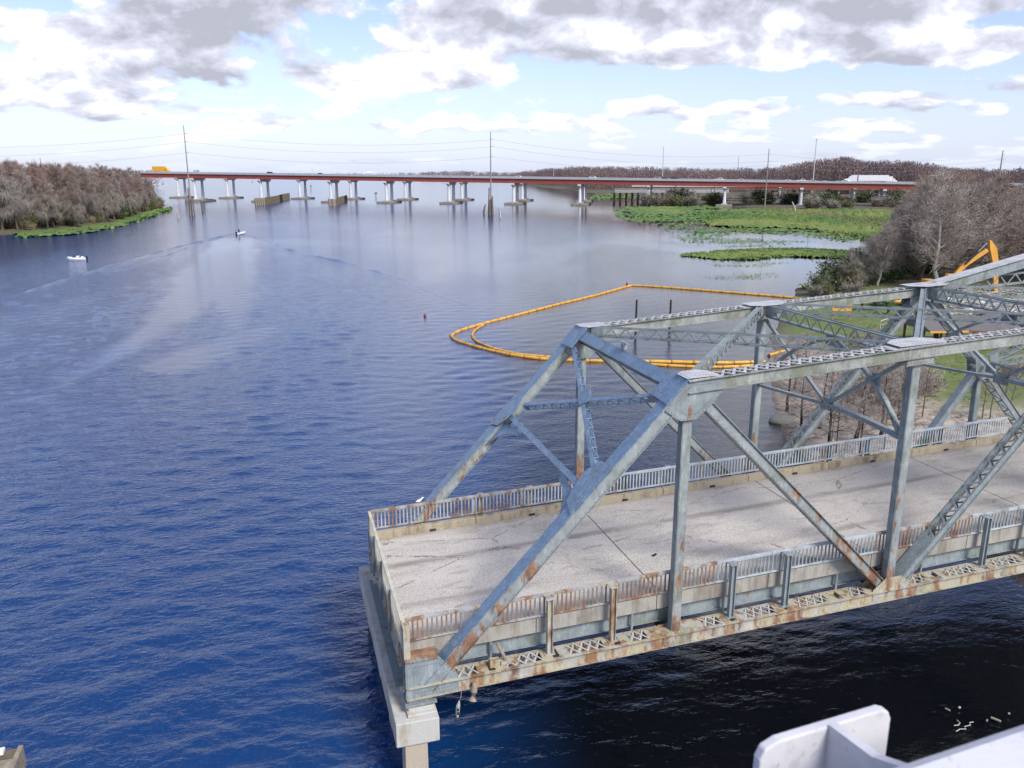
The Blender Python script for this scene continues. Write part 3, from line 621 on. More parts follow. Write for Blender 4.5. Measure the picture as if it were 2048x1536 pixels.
for ti, t in enumerate((0.0, WD)):
    L = [Vector((k_*P, t, 0)) for k_ in range(6)]; U = {1: Vector((P, t, H1)), 2: Vector((2*P, t, H2)), 3: Vector((3*P, t, H3)), 4: Vector((4*P, t, H4))}
    near = ti == 0
    # bottom chord, panel by panel, cross laced between the little posts
    ends = [(-.55, P), (P, 2*P), (2*P, 3*P), (3*P, 4*P)]
    for k_, (a0, b0) in enumerate(ends):
        A, B, a, s_, n = frame((a0, t, 0), (b0, t, 0), (0,1,0)); q = MB()
        for e_ in (-1, 1):
            q.box(a0, b0, t+e_*.23-.012, t+e_*.23+.012, -.19, .19)
            for z_ in (-.18, .18): q.box(a0, b0, t+e_*.29-.05, t+e_*.29+.05, z_-.010, z_+.010)
        root = q.build('bottom_chord', M['steel_rusty'], BR, sh=GR); rv = []
        for i in range(int((b0-a0)/.16)):
            x_ = a0+.08+i*.16
            for z_ in (-.18, .18): rv.append((Vector((x_, t-.31, z_+.010)), Vector((0,0,1))))
            rv.append((Vector((x_, t-.242, -.13)), Vector((0,-1,0))))
        if near: rivet_mesh(root, rv, M['steel_rusty'], .015)
        base = k_*P
        for j in range(4):
            xa, xb = base+j*P/4, base+(j+1)*P/4
            ba = .42 if j else .95; bb_ = .42 if j < 3 else .95
            for u0, u1 in ((xa+.10, xa+ba), (xb-bb_, xb-.10)):
                MB().box(u0, u1, t-.27, t+.27, .191, .207).build('batten_plate', M['steel_rusty'], root, sh=GR)
            span = (xb-bb_)-(xa+ba); nx_ = max(2, round(span/.29)); st = span/nx_
            for i in range(nx_):
                x0 = xa+ba+i*st
                LACE.append((Vector((x0, t-.25, .197)), Vector((x0+st, t+.25, .197)), Vector((0,0,1)), .05, .012, root, M['steel_lit']))
                LACE.append((Vector((x0, t+.25, .211)), Vector((x0+st, t-.25, .211)), Vector((0,0,1)), .05, .012, root, M['steel_lit']))
    member('end_post', L[0]+Vector((0,0,-.02)), U[1], .40, .36, M['steel_post'], faces=('plate', 'open'), cm=M['steel_sky'], flange=.07, trim=(.1, .0), label='long sloping end post with a cover plate tinted by sky reflection' if near else None)
    member('top_chord', U[1], U[2], .48, .36, M['steel_chord'], faces=('xlace', 'open'), lm=M['steel_lit'], pitch=.36, batten=1.05, trim=(-.1, 0), lbar=.085)
    member('top_chord', U[2], U[3], .48, .36, M['steel_chord'], faces=('xlace', 'open'), lm=M['steel_lit'], pitch=.36, batten=.85, lbar=.085)
    member('top_chord', U[3], U[4], .48, .42, M['steel'], faces=('plate', 'open'), cm=M['steel_lit'])
    for k_ in (1, 2, 3):
        member('vertical_post', L[k_]+Vector((0,0,.16)), U[k_]-Vector((0,0,.2)), .26, .25, M['steel_post'] if k_ < 3 else M['steel'], faces=('plate', 'plate'), flange=0, riv=False, cm=M['steel'], label='slim upright post streaked with rust' if near and k_ < 3 else None)
    member('diagonal', U[1], L[2], .36, .30, M['steel_post'], faces=('plate', 'open'), flange=.06, trim=(.62, .45), label='solid falling diagonal with a rust patch near its foot' if near else None)
    member('diagonal', L[2], U[3], .42, .26, M['steel'], faces=('lace', 'lace') if near else ('lace', 'open'), lm=M['steel'], flange=.05, trim=(.55, .6), pitch=.30, batten=1.7 if near else .5)
    Mp = Vector((27.05, t, 4.65))
    member('diagonal', U[3], Mp, .42, .30, M['steel'], faces=('lace', 'open'), flange=.05, trim=(.5, .3), pitch=.34)
    member('diagonal', Mp, L[4], .42, .30, M['steel'], faces=('lace', 'open'), flange=.05, trim=(.3, .5), pitch=.34)
    member('sub_strut', Mp, L[3], .34, .26, M['steel'], faces=('plate', 'plate'), flange=0, trim=(.3, .4), riv=False)
    member('hanger', Mp, Vector((27.1, t, .2)), .24, .20, M['steel'], faces=('plate', 'plate'), flange=0, trim=(.2, .1), riv=False)
    # gusset plates on both faces of the chords
    for fs in ((-.262, -.242), (.242, .262)):
        t0, t1 = t+fs[0], t+fs[1]; rvn = (.06, .28) if near and fs[0] < 0 else None
        plate('gusset_plate', [(-.56, -.17), (.95, -.17), (.95, .28), (.42, .98), (-.56, .98)], t0, t1, M['steel'], rvn)
        plate('gusset_plate', [(P-.78, H1-.62), (P-.28, H1-.98), (P+.22, H1-.98), (P+.75, H1-.55), (P+1.05, H1-.12), (P+1.05, H1+.19), (P-.05, H1+.20), (P-.42, H1-.10)], t0, t1, M['steel'], rvn)
        plate('gusset_plate', [(2*P-.72, -.17), (2*P+.72, -.17), (2*P+.80, .26), (2*P+.30, .62), (2*P-.28, .62), (2*P-.74, .26)], t0, t1, M['steel_rusty'], rvn)
        plate('gusset_plate', [(P-.5, -.16), (P+.5, -.16), (P+.42, .25), (P-.42, .25)], t0, t1, M['steel_rusty'], rvn)
        plate('gusset_plate', [(2*P-.5, H2-.42), (2*P+.5, H2-.40), (2*P+.5, H2+.17), (2*P-.5, H2+.16)], t0, t1, M['steel_chord'], rvn)
        plate('gusset_plate', [(3*P-.85, H3-.5), (3*P-.3, H3-.95), (3*P+.3, H3-.95), (3*P+.9, H3-.45), (3*P+1.0, H3+.36), (3*P-.1, H3+.19), (3*P-.85, H3+.16)], t0, t1, M['steel'], rvn)
        plate('gusset_plate', [(27.05-.55, 4.65+.45), (27.05-.2, 4.65+.6), (27.05+.7, 4.65-.15), (27.05+.6, 4.65-.5), (27.05-.1, 4.65-.62), (27.05-.4, 4.65-.3)], t0, t1, M['steel'])
    # plates lying on the top chord where the bracing comes in
    for (s0, hh, hw, hl) in ((P+.30, H1+.02, .22, .48), (2*P, H2, .34, .85), (3*P, H3+.05, .40, 1.0)):
        sg = 1 if near else -1; zz = hh+.235
        poly = [(s0-hl, t-.30*sg), (s0+hl, t-.30*sg), (s0+hl, t+.30*sg), (s0+hl*.5, t+(.3+hw)*sg), (s0-hl*.5, t+(.3+hw)*sg), (s0-hl, t+.30*sg)]
        o = MB().prism(poly, zz, zz+.016).build('top_gusset_plate', M['steel_lit'], BR, sh=GR)
        pts = [(Vector((s0+dx*.13, t+dy*.12*sg, zz+.016)), Vector((0,0,1))) for dx in range(-5, 6) for dy in (-2, -1, 1, 2, 4)]
        rivet_mesh(o, pts, M['steel'], .016)
    # short posts that stand on the chord and hold the railing
    for k_ in (2, 3, 5, 6, 10, 11, 13, 14):
        x_ = k_*P/4 - (.15 if k_ == 2 else 0.1 if k_ == 3 else 0); q = MB()
        q.box(x_-.085, x_-.065, t-.075, t+.075, .20, 2.0).box(x_+.065, x_+.085, t-.075, t+.075, .20, 2.0).box(x_-.065, x_+.065, t-.010, t+.010, .20, 2.0)
        q.box(x_-.12, x_+.12, t-.09, t+(.3 if near else -.3)*1.0 if near else t+.09, 1.99, 2.012) if near else q.box(x_-.12, x_+.12, t-.3, t+.09, 1.99, 2.012)
        q.box(x_-.16, x_+.16, t-.12, t+.12, .212, .232)
        q.build('railing_post', M['steel_rusty'] if k_ in (2, 3) else M['steel'], BR, sh=GR)
# ---- portal at the end of the span, in the sloping plane of the end posts
eu = Vector((P, 0, H1)).normalized()
def EP(f, t): return Vector((P*f, t, H1*f))
def pm(name, A, B, w, d, **kw):
    return member(name, A, B, w, d, M['steel'], side=eu if abs(Vector(B).y-Vector(A).y) > 7.9 and abs(Vector(B).z-Vector(A).z) < 1 else (Vector(B)-Vector(A)).cross(eu.cross(Vector((0,1,0)))), cm=M['steel_sky'], faces=('plate', 'open'), **kw)
fQ = .665; inn = -eu.cross(Vector((0,1,0))).normalized()
if inn.z < 0: inn = -inn
off = inn*.02
pm('portal_strut', EP(.985, .25)+off, EP(.985, WD-.25)+off, .30, .34, flange=.045)
member('portal_strut', EP(fQ-.035, .25)+off, EP(fQ-.035, WD-.25)+off, .28, .16, M['steel_sky'], side=inn, faces=('lace', 'open'), lm=M['steel_sky'], flange=0, riv=False, pitch=.3, batten=.5, trim=(.1, .1), lbar=.05)
cen = EP((.985+fQ)/2+.005, WD/2)
for (f1, t1, f2, t2) in ((.95, .3, fQ+.01, WD-.3), (.95, WD-.3, fQ+.01, .3)):
    A = EP(f1, t1)+off; B = EP(f2, t2)+off
    r = member('portal_diagonal', A, B, .26, .13, M['steel_sky'], side=inn, faces=('lace', 'open'), lm=M['steel_sky'], flange=0, riv=False, pitch=.27, batten=.35, trim=(.45, .45), lbar=.045)
    continue
    A_, B_, a, s_, n = frame(A, B, (B-A).cross(inn)); Lg = (B-A).length; k_ = int(Lg/.3)
    low = s_ if s_.z < 0 else -s_
    for i in range(k_):
        x0, x1 = A+a*(Lg*i/k_), A+a*(Lg*(i+1)/k_); z_ = 1 if i % 2 else -1
        LACE.append((x0+low*.135+inn*.13*z_, x1+low*.135-inn*.13*z_, low, .05, .012, r, M['steel']))
def pplate(name, pts, m, th=.02, o_=.20):
    """plate lying in the portal plane: pts = (fraction up the end post, across)"""
    V = [EP(f, t)+inn*(o_) for f, t in pts]+[EP(f, t)+inn*(o_+th) for f, t in pts]; n = len(pts)
    o = MB().add(V, [tuple(range(n))[::-1], tuple(range(n, 2*n))]+[(i, (i+1)%n, n+(i+1)%n, n+i) for i in range(n)]).build(name, m, BR, sh=GR)
    cx = sum(p[0] for p in pts)/n; ct = sum(p[1] for p in pts)/n; rv = []
    for (f0, t0), (f1, t1) in zip(pts, pts[1:]+pts[:1]):
        for i in range(5):
            g_ = (i+.5)/5; f_, t_ = f0+(f1-f0)*g_, t0+(t1-t0)*g_
            for ins in (.1, .4): rv.append((EP(f_+(cx-f_)*ins, t_+(ct-t_)*ins)+inn*(o_+th), inn))
    rivet_mesh(o, rv, m, .018); return o
for tt, sg in ((0, 1), (WD, -1)):
    pplate('portal_gusset', [(.925, tt-.31*sg), (1.012, tt-.31*sg), (1.012, tt+.78*sg), (.93, tt+.85*sg)], M['steel_sky'], o_=.238)
    pplate('portal_gusset', [(fQ-.10, tt-.30*sg), (fQ+.055, tt-.30*sg), (fQ+.05, tt+.42*sg), (fQ+.0, tt+.75*sg), (fQ-.05, tt+.62*sg), (fQ-.085, tt+.36*sg)], M['steel_sky'], o_=.238)
    # curved knee under the lower strut
    pts = [(fQ-.16, tt+.27*sg), (fQ-.06, tt+.27*sg), (fQ-.045, tt+2.1*sg), (fQ-.062, tt+2.0*sg), (fQ-.072, tt+1.4*sg), (fQ-.092, tt+.9*sg), (fQ-.125, tt+.5*sg)]
    pplate('portal_knee', pts, M['steel_sky'], o_=.02, th=.03)
pplate('portal_gusset', [((.985+fQ)/2-.030, WD/2-.16), ((.985+fQ)/2-.012, WD/2-.40), ((.985+fQ)/2+.012, WD/2-.36), ((.985+fQ)/2+.034, WD/2+.12), ((.985+fQ)/2+.016, WD/2+.38), ((.985+fQ)/2-.012, WD/2+.34)], M['steel_sky'], o_=.165)
MB().box(P*.985-.07, P*.985+.07, WD/2-.10, WD/2+.10, H1+.2, H1+.40).box(P*.985-.03, P*.985+.03, WD/2-.34, WD/2+.34, H1+.402, H1+.43).build('lamp_bracket', M['steel_post'], BR, sh=GR)
# ---- bracing between the two top chords
def lat(name, A, B, w=.30, d=.20, pitch=.30, lm=None):
    return member(name, A, B, w, d, M['steel'], side=(0,0,1), faces=('lace', 'open'), lm=lm or M['steel'], flange=.035, pitch=pitch, riv=False, trim=(.45, .45), batten=.5, lbar=.05)
def U_(k_, t, dz=0): return Vector((k_*P, t, {1: H1, 2: H2, 3: H3}[k_]+dz))
lat('lateral_brace', U_(1, WD, .05), U_(2, 0, .05)); lat('lateral_brace', U_(1, 0, .04), U_(2, WD, .04))
lat('lateral_brace', U_(2, WD, .05), U_(3, 0, .05)); lat('lateral_brace', U_(2, 0, .04), U_(3, WD, .04))
lat('top_strut', U_(2, 0, -.02), U_(2, WD, -.02), w=.42, d=.24, pitch=.34); lat('top_strut', U_(3, 0, -.05), U_(3, WD, -.05), w=.42, d=.26)
lat('longitudinal_strut', U_(3, WD, .1), Vector((4*P, WD, H3+.2)), w=.42, d=.22, pitch=.42)
lat('lateral_brace', U_(3, WD, .0), Vector((4*P, WD/2, H3-.3)), w=.36); lat('lateral_brace', U_(3, WD, -.25), Vector((3.9*P, 2.5, 7.0)), w=.34)
lat('cross_strut', Vector((27.05, 0, 4.7)), Vector((27.05, WD, 4.7)), w=.36, d=.2); lat('longitudinal_strut', Vector((27.05, WD, 4.75)), Vector((4*P+1, WD, 6.4)), w=.34)
lat('longitudinal_strut', Vector((27.05, WD, 4.6)), Vector((4*P+1, WD, 4.9)), w=.26)
# ---- sway frames hanging under the top struts
def sway(k_):
    X = k_*P; hd = {2: 0, 3: .1}[k_]; Pt = lambda t, h: Vector((X, t, h+hd)); m = M['steel']
    Cn, Dn, An, Af = Pt(3.9, 5.42), Pt(3.95, 7.80), Pt(.16, 5.33), Pt(WD-.16, 5.06)
    def br(name, pts, w, h, mm=m):
        q = MB()
        for a_, b_ in zip(pts[:-1], pts[1:]): q.bar(a_, b_, w, h, side=(1, 0, 0))
        q.build(name, mm, BR, sh=GR)
    br('sway_diagonal', [Cn, Pt(WD-.2, 7.85)], .12, .10); br('sway_diagonal', [Cn, Pt(.2, 7.9)], .12, .12)
    def arc(p, q, r_, n=7):     # quadratic curve
        return [p.lerp(q, i/n).lerp(q.lerp(r_, i/n), i/n) for i in range(n+1)]
    br('sway_knee', arc(Dn, Pt(1.55, 7.25), An), .16, .12); br('sway_knee', arc(Dn, Pt(6.6, 7.2), Af), .14, .10)
    br('sway_strut', arc(Cn, Pt(2.2, 5.50), An), .20, .15); br('sway_strut', [Cn, Af], .14, .10)
    MB().box(X-.01, X+.01, 3.55, 4.25, 5.2+hd, 5.65+hd).build('sway_gusset', m, BR, sh=GR); MB().box(X-.01, X+.01, 3.6, 4.3, 7.55+hd, 7.95+hd).build('sway_gusset', m, BR, sh=GR)
    MB().box(X-.012, X+.012, 1.35, 1.75, 6.72+hd, 7.1+hd).build('sway_gusset', m, BR, sh=GR)
sway(2); sway(3)
# ---- floor: beams, stringers, slab, kerbs
DK = 1.05
for k_ in range(5):
    X = k_*P+(.1 if k_ == 0 else 0); q = MB().box(X-.012, X+.012, .27, WD-.27, -.16, .72)
    for z_ in (-.17, .73): q.box(X-.16, X+.16, .27, WD-.27, z_-.012, z_+.012)
    q.build('floor_beam', M['steel_rusty'] if k_ == 0 else M['steel'], BR, sh=GR)
    for t0, t1 in ((.28, .95), (WD-.28, WD-.95)): MB().prism([(t0, .72), (t1, .72), (t0, 1.0)][::1], X-.01, X+.01, 'x').build('knee_bracket', M['steel'], BR, sh=GR)
for i, t in enumerate((.50, 2.0, 3.5, 5.0, 6.5, 7.85)):
    q = MB().box(-.3, 4*P+2, t-.01, t+.01, .30, .77)
    for z_ in (.30, .765): q.box(-.3, 4*P+2, t-.10, t+.10, z_-.012, z_+.004)
    q.build('stringer', M['steel'], BR, sh=GR)
for k_ in (0, 1, 2, 3):     # bracing below the floor
    member('bottom_lateral', (k_*P+.2, .4, -.05), ((k_+1)*P-.2, WD-.4, -.05), .2, .16, M['steel'], side=(0,0,1), faces=('lace', 'open'), lm=M['steel'], flange=0, riv=False, pitch=.8)
js = [-.46, 7.68, 15.45, 23.15, 31.3, 36]
for k_ in range(5):
    a0, b0 = js[k_]+(.025 if k_ else 0), js[k_+1]-.025
    q = MB(); n_ = 12; V = []; F = []
    MB().box(a0, b0, .52, 7.78, .80, DK).build('deck_slab', M['deck'], BR, sh=GR)
    if k_: MB().box(js[k_]-.024, js[k_]+.024, .52, 7.78, .82, DK-.012).build('joint_filler', M['joint'], BR, sh=GR)
seg_l = P/2
for i in range(9):
    a0, b0 = -.46+i*seg_l, -.46+(i+1)*seg_l-.02
    MB().box(a0, b0, .30, .515, .78, 1.26).build('kerb', M['fascia'], BR, sh=GR, bevel=.015)
    q = MB(); q.box(a0, b0, 7.785, 8.02, .80, 1.32); q.build('far_kerb' if False else 'kerb', M['curb'], BR, sh=GR, bevel=.02)
    MB().box(a0+2.1, a0+2.34, 7.765, 7.784, DK+.005, DK+.09).build('drain_hole', M['black'], BR, sh=GR)
# downpipes below the near kerb
for x_ in (2.05, 6.55, 9.7, 13.9, 17.3, 21.4): MB().tube([(x_, .36, .78), (x_, .36, .02)], .045, 8).build('downpipe', M['steel'], BR, sh=GR)
# ---- railings in panels between the posts
def railing(x0, x1, t, h0, h1, m, mb, label=None, rail_m=None):
    q = MB().box(x0, x1, t-.045, t+.045, h1-.05, h1).box(x0, x1, t-.028, t-.018, h1-.10, h1-.05).box(x0, x1, t-.035, t+.035, h0-.03, h0+.015)
    r = q.build('railing', rail_m or m, BR, sh=GR)
    n_ = round((x1-x0)/.139)
    for i in range(n_):
        x_ = x0+(x1-x0)*(i+.5)/n_; BAL.append((Vector((x_, t+.006, h0+.016)), Vector((x_, t+.006, h1-.052)), Vector((0,1,0)), .048, .022, r, mb))
    return r
for i in range(15):
    x0, x1 = -.44+i*P/4, -.44+(i+1)*P/4-.012
    rusty = x0 < 6.5 or 14.6 < x0 < 19.5 and x0 < 18.5
    railing(x0, x1, .27, 1.36, 2.05, M['rail'] if rusty or x0 < 9 else M['rail_grey'], M['bar_rust'] if rusty or x0 < 9 else M['bar_grey'])
    rusty = x0 < 8
    railing(x0, x1, 8.16, 1.36, 2.08, M['rail'] if rusty else M['rail_grey'], M['rail'] if x0 < 4 else M['rail_grey'])
    for t in ((8.16,) if x0 > -.3 else ()): MB().box(x0-.05, x0+.04, t+.05, t+.12, .9, 2.03).build('rail_stanchion', M['rail'], BR, sh=GR)
for i in range(4):     # across the end of the deck
    t0, t1 = .30+i*1.96, .30+(i+1)*1.96-.01; X = -.53
    r = MB().box(X-.05, X+.05, t0, t1, 2.0, 2.05).box(X-.035, X+.035, t0, t1, 1.14, 1.18).build('railing', M['rail_end'], BR, sh=GR)
    n_ = 14
    for j in range(n_):
        y_ = t0+(t1-t0)*(j+.5)/n_; BAL.append((Vector((X, y_, 1.18)), Vector((X, y_, 2.0)), Vector((1,0,0)), .045, .022, r, M['rail_end']))
    q = MB().box(X-.16, X-.145, t0-.05, t0+.05, .45, 1.95).box(X-.065, X-.052, t0-.05, t0+.05, .45, 1.95).box(X-.145, X-.065, t0-.01, t0+.01, .45, 1.95)
    if i: q.build('railing_post', M['steel'], BR, sh=GR)
MB().box(-.58, -.48, .3, 8.1, .56, 1.02).box(-.64, -.58, .3, 8.1, .55, .59).build('end_beam', M['steel_rusty'], BR, sh=GR)
MB().box(-.56, -.38, -.10, .26, .99, 1.95).build('corner_post', M['steel_rusty'], BR, sh=GR); MB().box(-.56, -.38, WD-.25, WD+.05, .99, 1.95).build('corner_post', M['steel_rusty'], BR, sh=GR)
for t in (0, WD): MB().box(-.56, .40, t-.30, t+.30, .985, 1.005).build('cap_angle', M['steel_post'], BR, sh=GR); MB().box(-.5, .2, t-.22, t+.22, -.335, -.195).box(-.6, .3, t-.34, t+.34, -.40, -.33).build('bearing_shoe', M['steel'], BR, sh=GR, bevel=.01)
bars_out(LACE, 'lacing_bar', 300, 'lacing'); bars_out(BAL, 'baluster', 300, 'balusters')

# things left hanging on the span
def on_bridge(name, label, cat, p, rz=0):
    o = empty(name, wpos(p), YAW+rz); return tag(o, label, cat)
t_ = on_bridge('broken_lamp', 'broken rusty lantern dangling below the rusty bottom chord', 'lamp', (.95, -.36, -.20))
MB().tube([(.05, 0, .02), (.03, 0, -.18), (-.02, 0, -.30)], .012, 5).build('bracket_arm', M['steel_rusty'], t_)
MB().loft([[(-.02+.02*math.cos(a), .02*math.sin(a), -.28) for a in [i*math.pi/3 for i in range(6)]], [(-.05+.06*math.cos(a), .06*math.sin(a), -.42) for a in [i*math.pi/3 for i in range(6)]], [(-.07+.06*math.cos(a), .06*math.sin(a), -.62) for a in [i*math.pi/3 for i in range(6)]], [(-.08+.035*math.cos(a), .035*math.sin(a), -.80) for a in [i*math.pi/3 for i in range(6)]]]).build('lamp_body', M['rail'], t_)
for z_ in (-.52, -.64): MB().box(-.095, -.045, -.075, -.05, z_-.04, z_+.04).build('lamp_window', M['black'], t_)
t_ = on_bridge('timber_stub', 'rounded end of a broken timber poking below the rusty bottom chord', 'timber', (1.35, -.42, -.12))
MB().tube([(.05, .1, .12), (0, 0, -.12), (-.05, -.05, -.36)], [.07, .10, .12], 10).build('timber_log', M['timber_pale'], t_)
t_ = on_bridge('conduit_post', 'short leaning pipe clamped to the bottom chord below the kerb', 'pipe', (2.45, 0, .22))
MB().tube([(-.28, .1, .62), (0, 0, 0)], [.05, .06], 8).build('pipe', M['timber_pale'], t_); MB().box(-.22, .3, -.12, .12, -.03, .07).box(-.55, -.25, -.15, .05, -.04, .2).build('clamp_box', M['steel_rusty'], t_, bevel=.02)
t_ = on_bridge('white_bird', 'small white bird perched on the far railing by the end post', 'bird', (1.35, 8.16, 2.10))
MB().loft([[(x_, r*math.cos(a), .10+r*math.sin(a)+dz) for a in [i*math.pi/4 for i in range(8)]] for x_, r, dz in ((-.20, .01, -.02), (-.12, .05, 0), (-.02, .085, .02), (.07, .07, .05), (.11, .045, .11), (.15, .045, .15), (.19, .03, .16), (.24, .006, .15))]).build('bird_body', M['white'], t_, smooth=True)
MB().tube([(-.01, .02, .04), (-.01, .02, 0)], .006, 4).tube([(-.01, -.02, .04), (-.01, -.02, 0)], .006, 4).build('bird_legs', M['orange'], t_); t_.scale = (.75,)*3
for i, (s_, t__, w_) in enumerate(((4.35, 4.35, .18), (8.6, 3.1, .2))):
    o = MB().prism([(math.cos(a)*w_*random.Random(i*9+j).uniform(.4, 1), math.sin(a)*.06*random.Random(i+j).uniform(.5, 1.2)) for j, a in enumerate([k_*math.pi/4 for k_ in range(8)])], 0, .035).build('rubber_scrap', M['black']); o.location = wpos((s_, t__, DK+.002)); o.rotation_euler = (0, -GR, YAW+.4)
    tag(o, ['small black rubber scrap on the deck near the railed end', 'black rubber scrap on the deck just right of the first joint'][i], 'debris')

# ------------------------------------------------------------------ pier under the end of the span
PR = empty('bridge_pier', wpos((-.2, 4.2, -.45)), YAW); tag(PR, 'concrete pier cap on square piles under the end of the truss span', 'pier')
def pbox(nm, x0, x1, y0, y1, z0, z1, m, bev=.02):
    return MB().box(x0+.2, x1+.2, y0-4.2, y1-4.2, z0+.45, z1+.45).build(nm, m, PR, bevel=bev)
pbox('pier_cap', -.93, .30, -.62, 9.25, -1.42, -.66, M['pier'], .03)
pbox('cap_top', -.68, .20, 1.1, 8.0, -.658, -.652, M['pier_top'], 0)
for y0, y1 in ((-.30, .80), (7.6, 8.75)): pbox('bearing_pedestal', -.52, .22, y0, y1, -.657, -.45, M['pier']); 
pbox('bearing_pedestal', -.56, .27, -.45, 1.0, -.659, -.56, M['pier'])
for y_ in (-.22, 2.8, 5.7, 8.8):
    o = MB().loft([[(-.16+a*sx, y_-4.2+a*sy, z_) for sx, sy in ((-.32,-.32),(.32,-.32),(.32,.32),(-.32,.32))] for a, z_ in ((1.0, -.97), (1.06, -4.6))]).build('square_pile', M['pier_col'], PR, bevel=.02)

# ------------------------------------------------------------------ the two highway bridges across the lake
def hw_bridge(label, ox, oy, bents, x_end):
    """deck on red girders rising gently to the left; bents = along positions of the column pairs"""
    ang = math.atan2(-79, 282); O = Vector((0+ox, 487+oy, 0)); R = empty('highway_bridge', O, ang); tag(R, label, 'bridge')
    zb = lambda s: 12.1-.0125*s*math.cos(ang)
    xs = [-420]+[b for b in bents]+[x_end]; GRD = -.0125*math.cos(ang)
    wdt = 13.0
    for a, b in zip(xs[:-1], xs[1:]):
        for t in (.6, 4.4, 8.4, 12.2):
            q = MB().add([(a+.05, t-.25, zb(a)), (b-.05, t-.25, zb(b)), (b-.05, t+.25, zb(b)), (a+.05, t+.25, zb(a)), (a+.05, t-.25, zb(a)+2.5), (b-.05, t-.25, zb(b)+2.5), (b-.05, t+.25, zb(b)+2.5), (a+.05, t+.25, zb(a)+2.5)], [(0,3,2,1),(4,5,6,7),(0,1,5,4),(1,2,6,5),(2,3,7,6),(3,0,4,7)])
            q.build('girder', M['hwy_red'], R)
    a, b = xs[0], xs[-1]
    def lng(y0, y1, h0, h1, nm, m):
        V = [(a, y0, zb(a)+h0), (b, y0, zb(b)+h0), (b, y1, zb(b)+h0), (a, y1, zb(a)+h0), (a, y0, zb(a)+h1), (b, y0, zb(b)+h1), (b, y1, zb(b)+h1), (a, y1, zb(a)+h1)]
        return MB().add(V, [(0,3,2,1),(4,5,6,7),(0,1,5,4),(1,2,6,5),(2,3,7,6),(3,0,4,7)]).build(nm, m, R)
    lng(-.35, wdt+.35, 2.52, 2.78, 'deck_slab', M['hwy_conc']); lng(.1, wdt-.1, 2.784, 2.80, 'road_surface', M['asphalt'])
    for y0 in (-.30, wdt-.05): lng(y0, y0+.32, 2.785, 3.65, 'barrier', M['hwy_conc'])
    for i, s_ in enumerate(bents):
        z0 = zb(s_)
        MB().prism([(-.6, -.05), (wdt+.6, -.05), (wdt+.6, -.9), (wdt-1.2, -1.7), (1.2, -1.7), (-.6, -.9)], s_-.85, s_+.85, 'x').add([], []).build('pier_cap', M['hwy_white'], R).location = (0, 0, z0)
        for t, sp in ((2.3, -.5), (wdt-2.3, .5)):
            base = 1.5; rg = []
            for z_, w_, sh_ in ((base, 1.15, 0), (z0-2.6, .92, sp*.2), (z0-1.55, 1.25, sp*.3)):
                rg.append([(s_+w_*math.cos(a_)*.85, t-sp*.6+sh_*2+w_*math.sin(a_), z_) for a_ in [math.pi/8+k_*math.pi/4 for k_ in range(8)]])
            MB().loft(rg).build('column', M['hwy_white'], R)
        MB().box(s_-4.3, s_+4.3, -3, wdt+3, -1, 1.1).build('footing', M['hwy_foot'], R, bevel=.15); MB().box(s_-1.6, s_+1.6, 0.2, wdt-.2, 1.1, 1.6).build('footing_step', M['hwy_conc'], R)
    return R, zb, ang
c_ = math.cos(math.atan2(-79, 282))
nb = [x_/c_ for x_ in (-207, -160, -113, -77, -38.1, .3, 38, 75.5, 115, 153, 192, 231)]
HB, zbn, hang = hw_bridge('near highway bridge on red girders and white column pairs, dotted with traffic', 0, 0, nb, 330)
fb = [x_/c_ for x_ in (-246, -206, -150, -112, -73, -34, 6, 45, 84, 122, 160, 200)]
HB2, zbf, _ = hw_bridge('far highway bridge standing parallel behind the near one', 0, 60, fb, 360)
def hwp(s, t, far=False, dz=2.80):
    O = Vector((0, 487+(60 if far else 0), 0)); return O+Vector((s*math.cos(hang)-t*math.sin(hang), s*math.sin(hang)+t*math.cos(hang), (zbf if far else zbn)(s)+dz))
def s_at(u, far=False, t=5):      # along position seen at photo column u
    k_ = (u-1024)/FPX; f = lambda s: hwp(s, t, far).x/(hwp(s, t, far).y*math.cos(PITCH)) - k_
    lo, hi = -500, 500
    for _ in range(50):
        m_ = (lo+hi)/2
        if f(m_) > 0: hi = m_
        else: lo = m_
    return (lo+hi)/2

# curved timber fenders beside the main channel
def fender(label, pts, h):
    P_ = [G(*p) for p in pts]; O = P_[0].copy(); R = tag(empty('channel_fender', O), label, 'fender')
    Q = [p-O for p in P_]; q = MB()
    for a, b in zip(Q[:-1], Q[1:]):
        for k_ in range(4): MB().bar(a+Vector((0,0,.3+k_*h/4)), b+Vector((0,0,.3+k_*h/4)), .35, h/4-.14, side=(b-a).cross(Vector((0,0,1)))).build('wale_board', M['timber_pale'], R)
        n_ = max(1, int((b-a).length/1.6))
        for i in range(n_): 
            p = a.lerp(b, i/n_)+(b-a).cross(Vector((0,0,1))).normalized()*.35; MB().tube([p+Vector((0,0,-2)), p+Vector((0,0,h+.1))], .2, 6).build('fender_pile', M['timber'], R)
    return R
fender('long curved timber fender wall between the tall piers on the left', [(510, 411), (530, 410), (552, 406), (566, 401), (579, 398)], 4.2)
fender('short dark fender wall at the right side of the channel', [(658, 412), (672, 412), (681, 407), (694, 403)], 4.0)
fender('low timber fender laid against the leftmost near pier', [(372, 406), (400, 406), (432, 402)], .9)

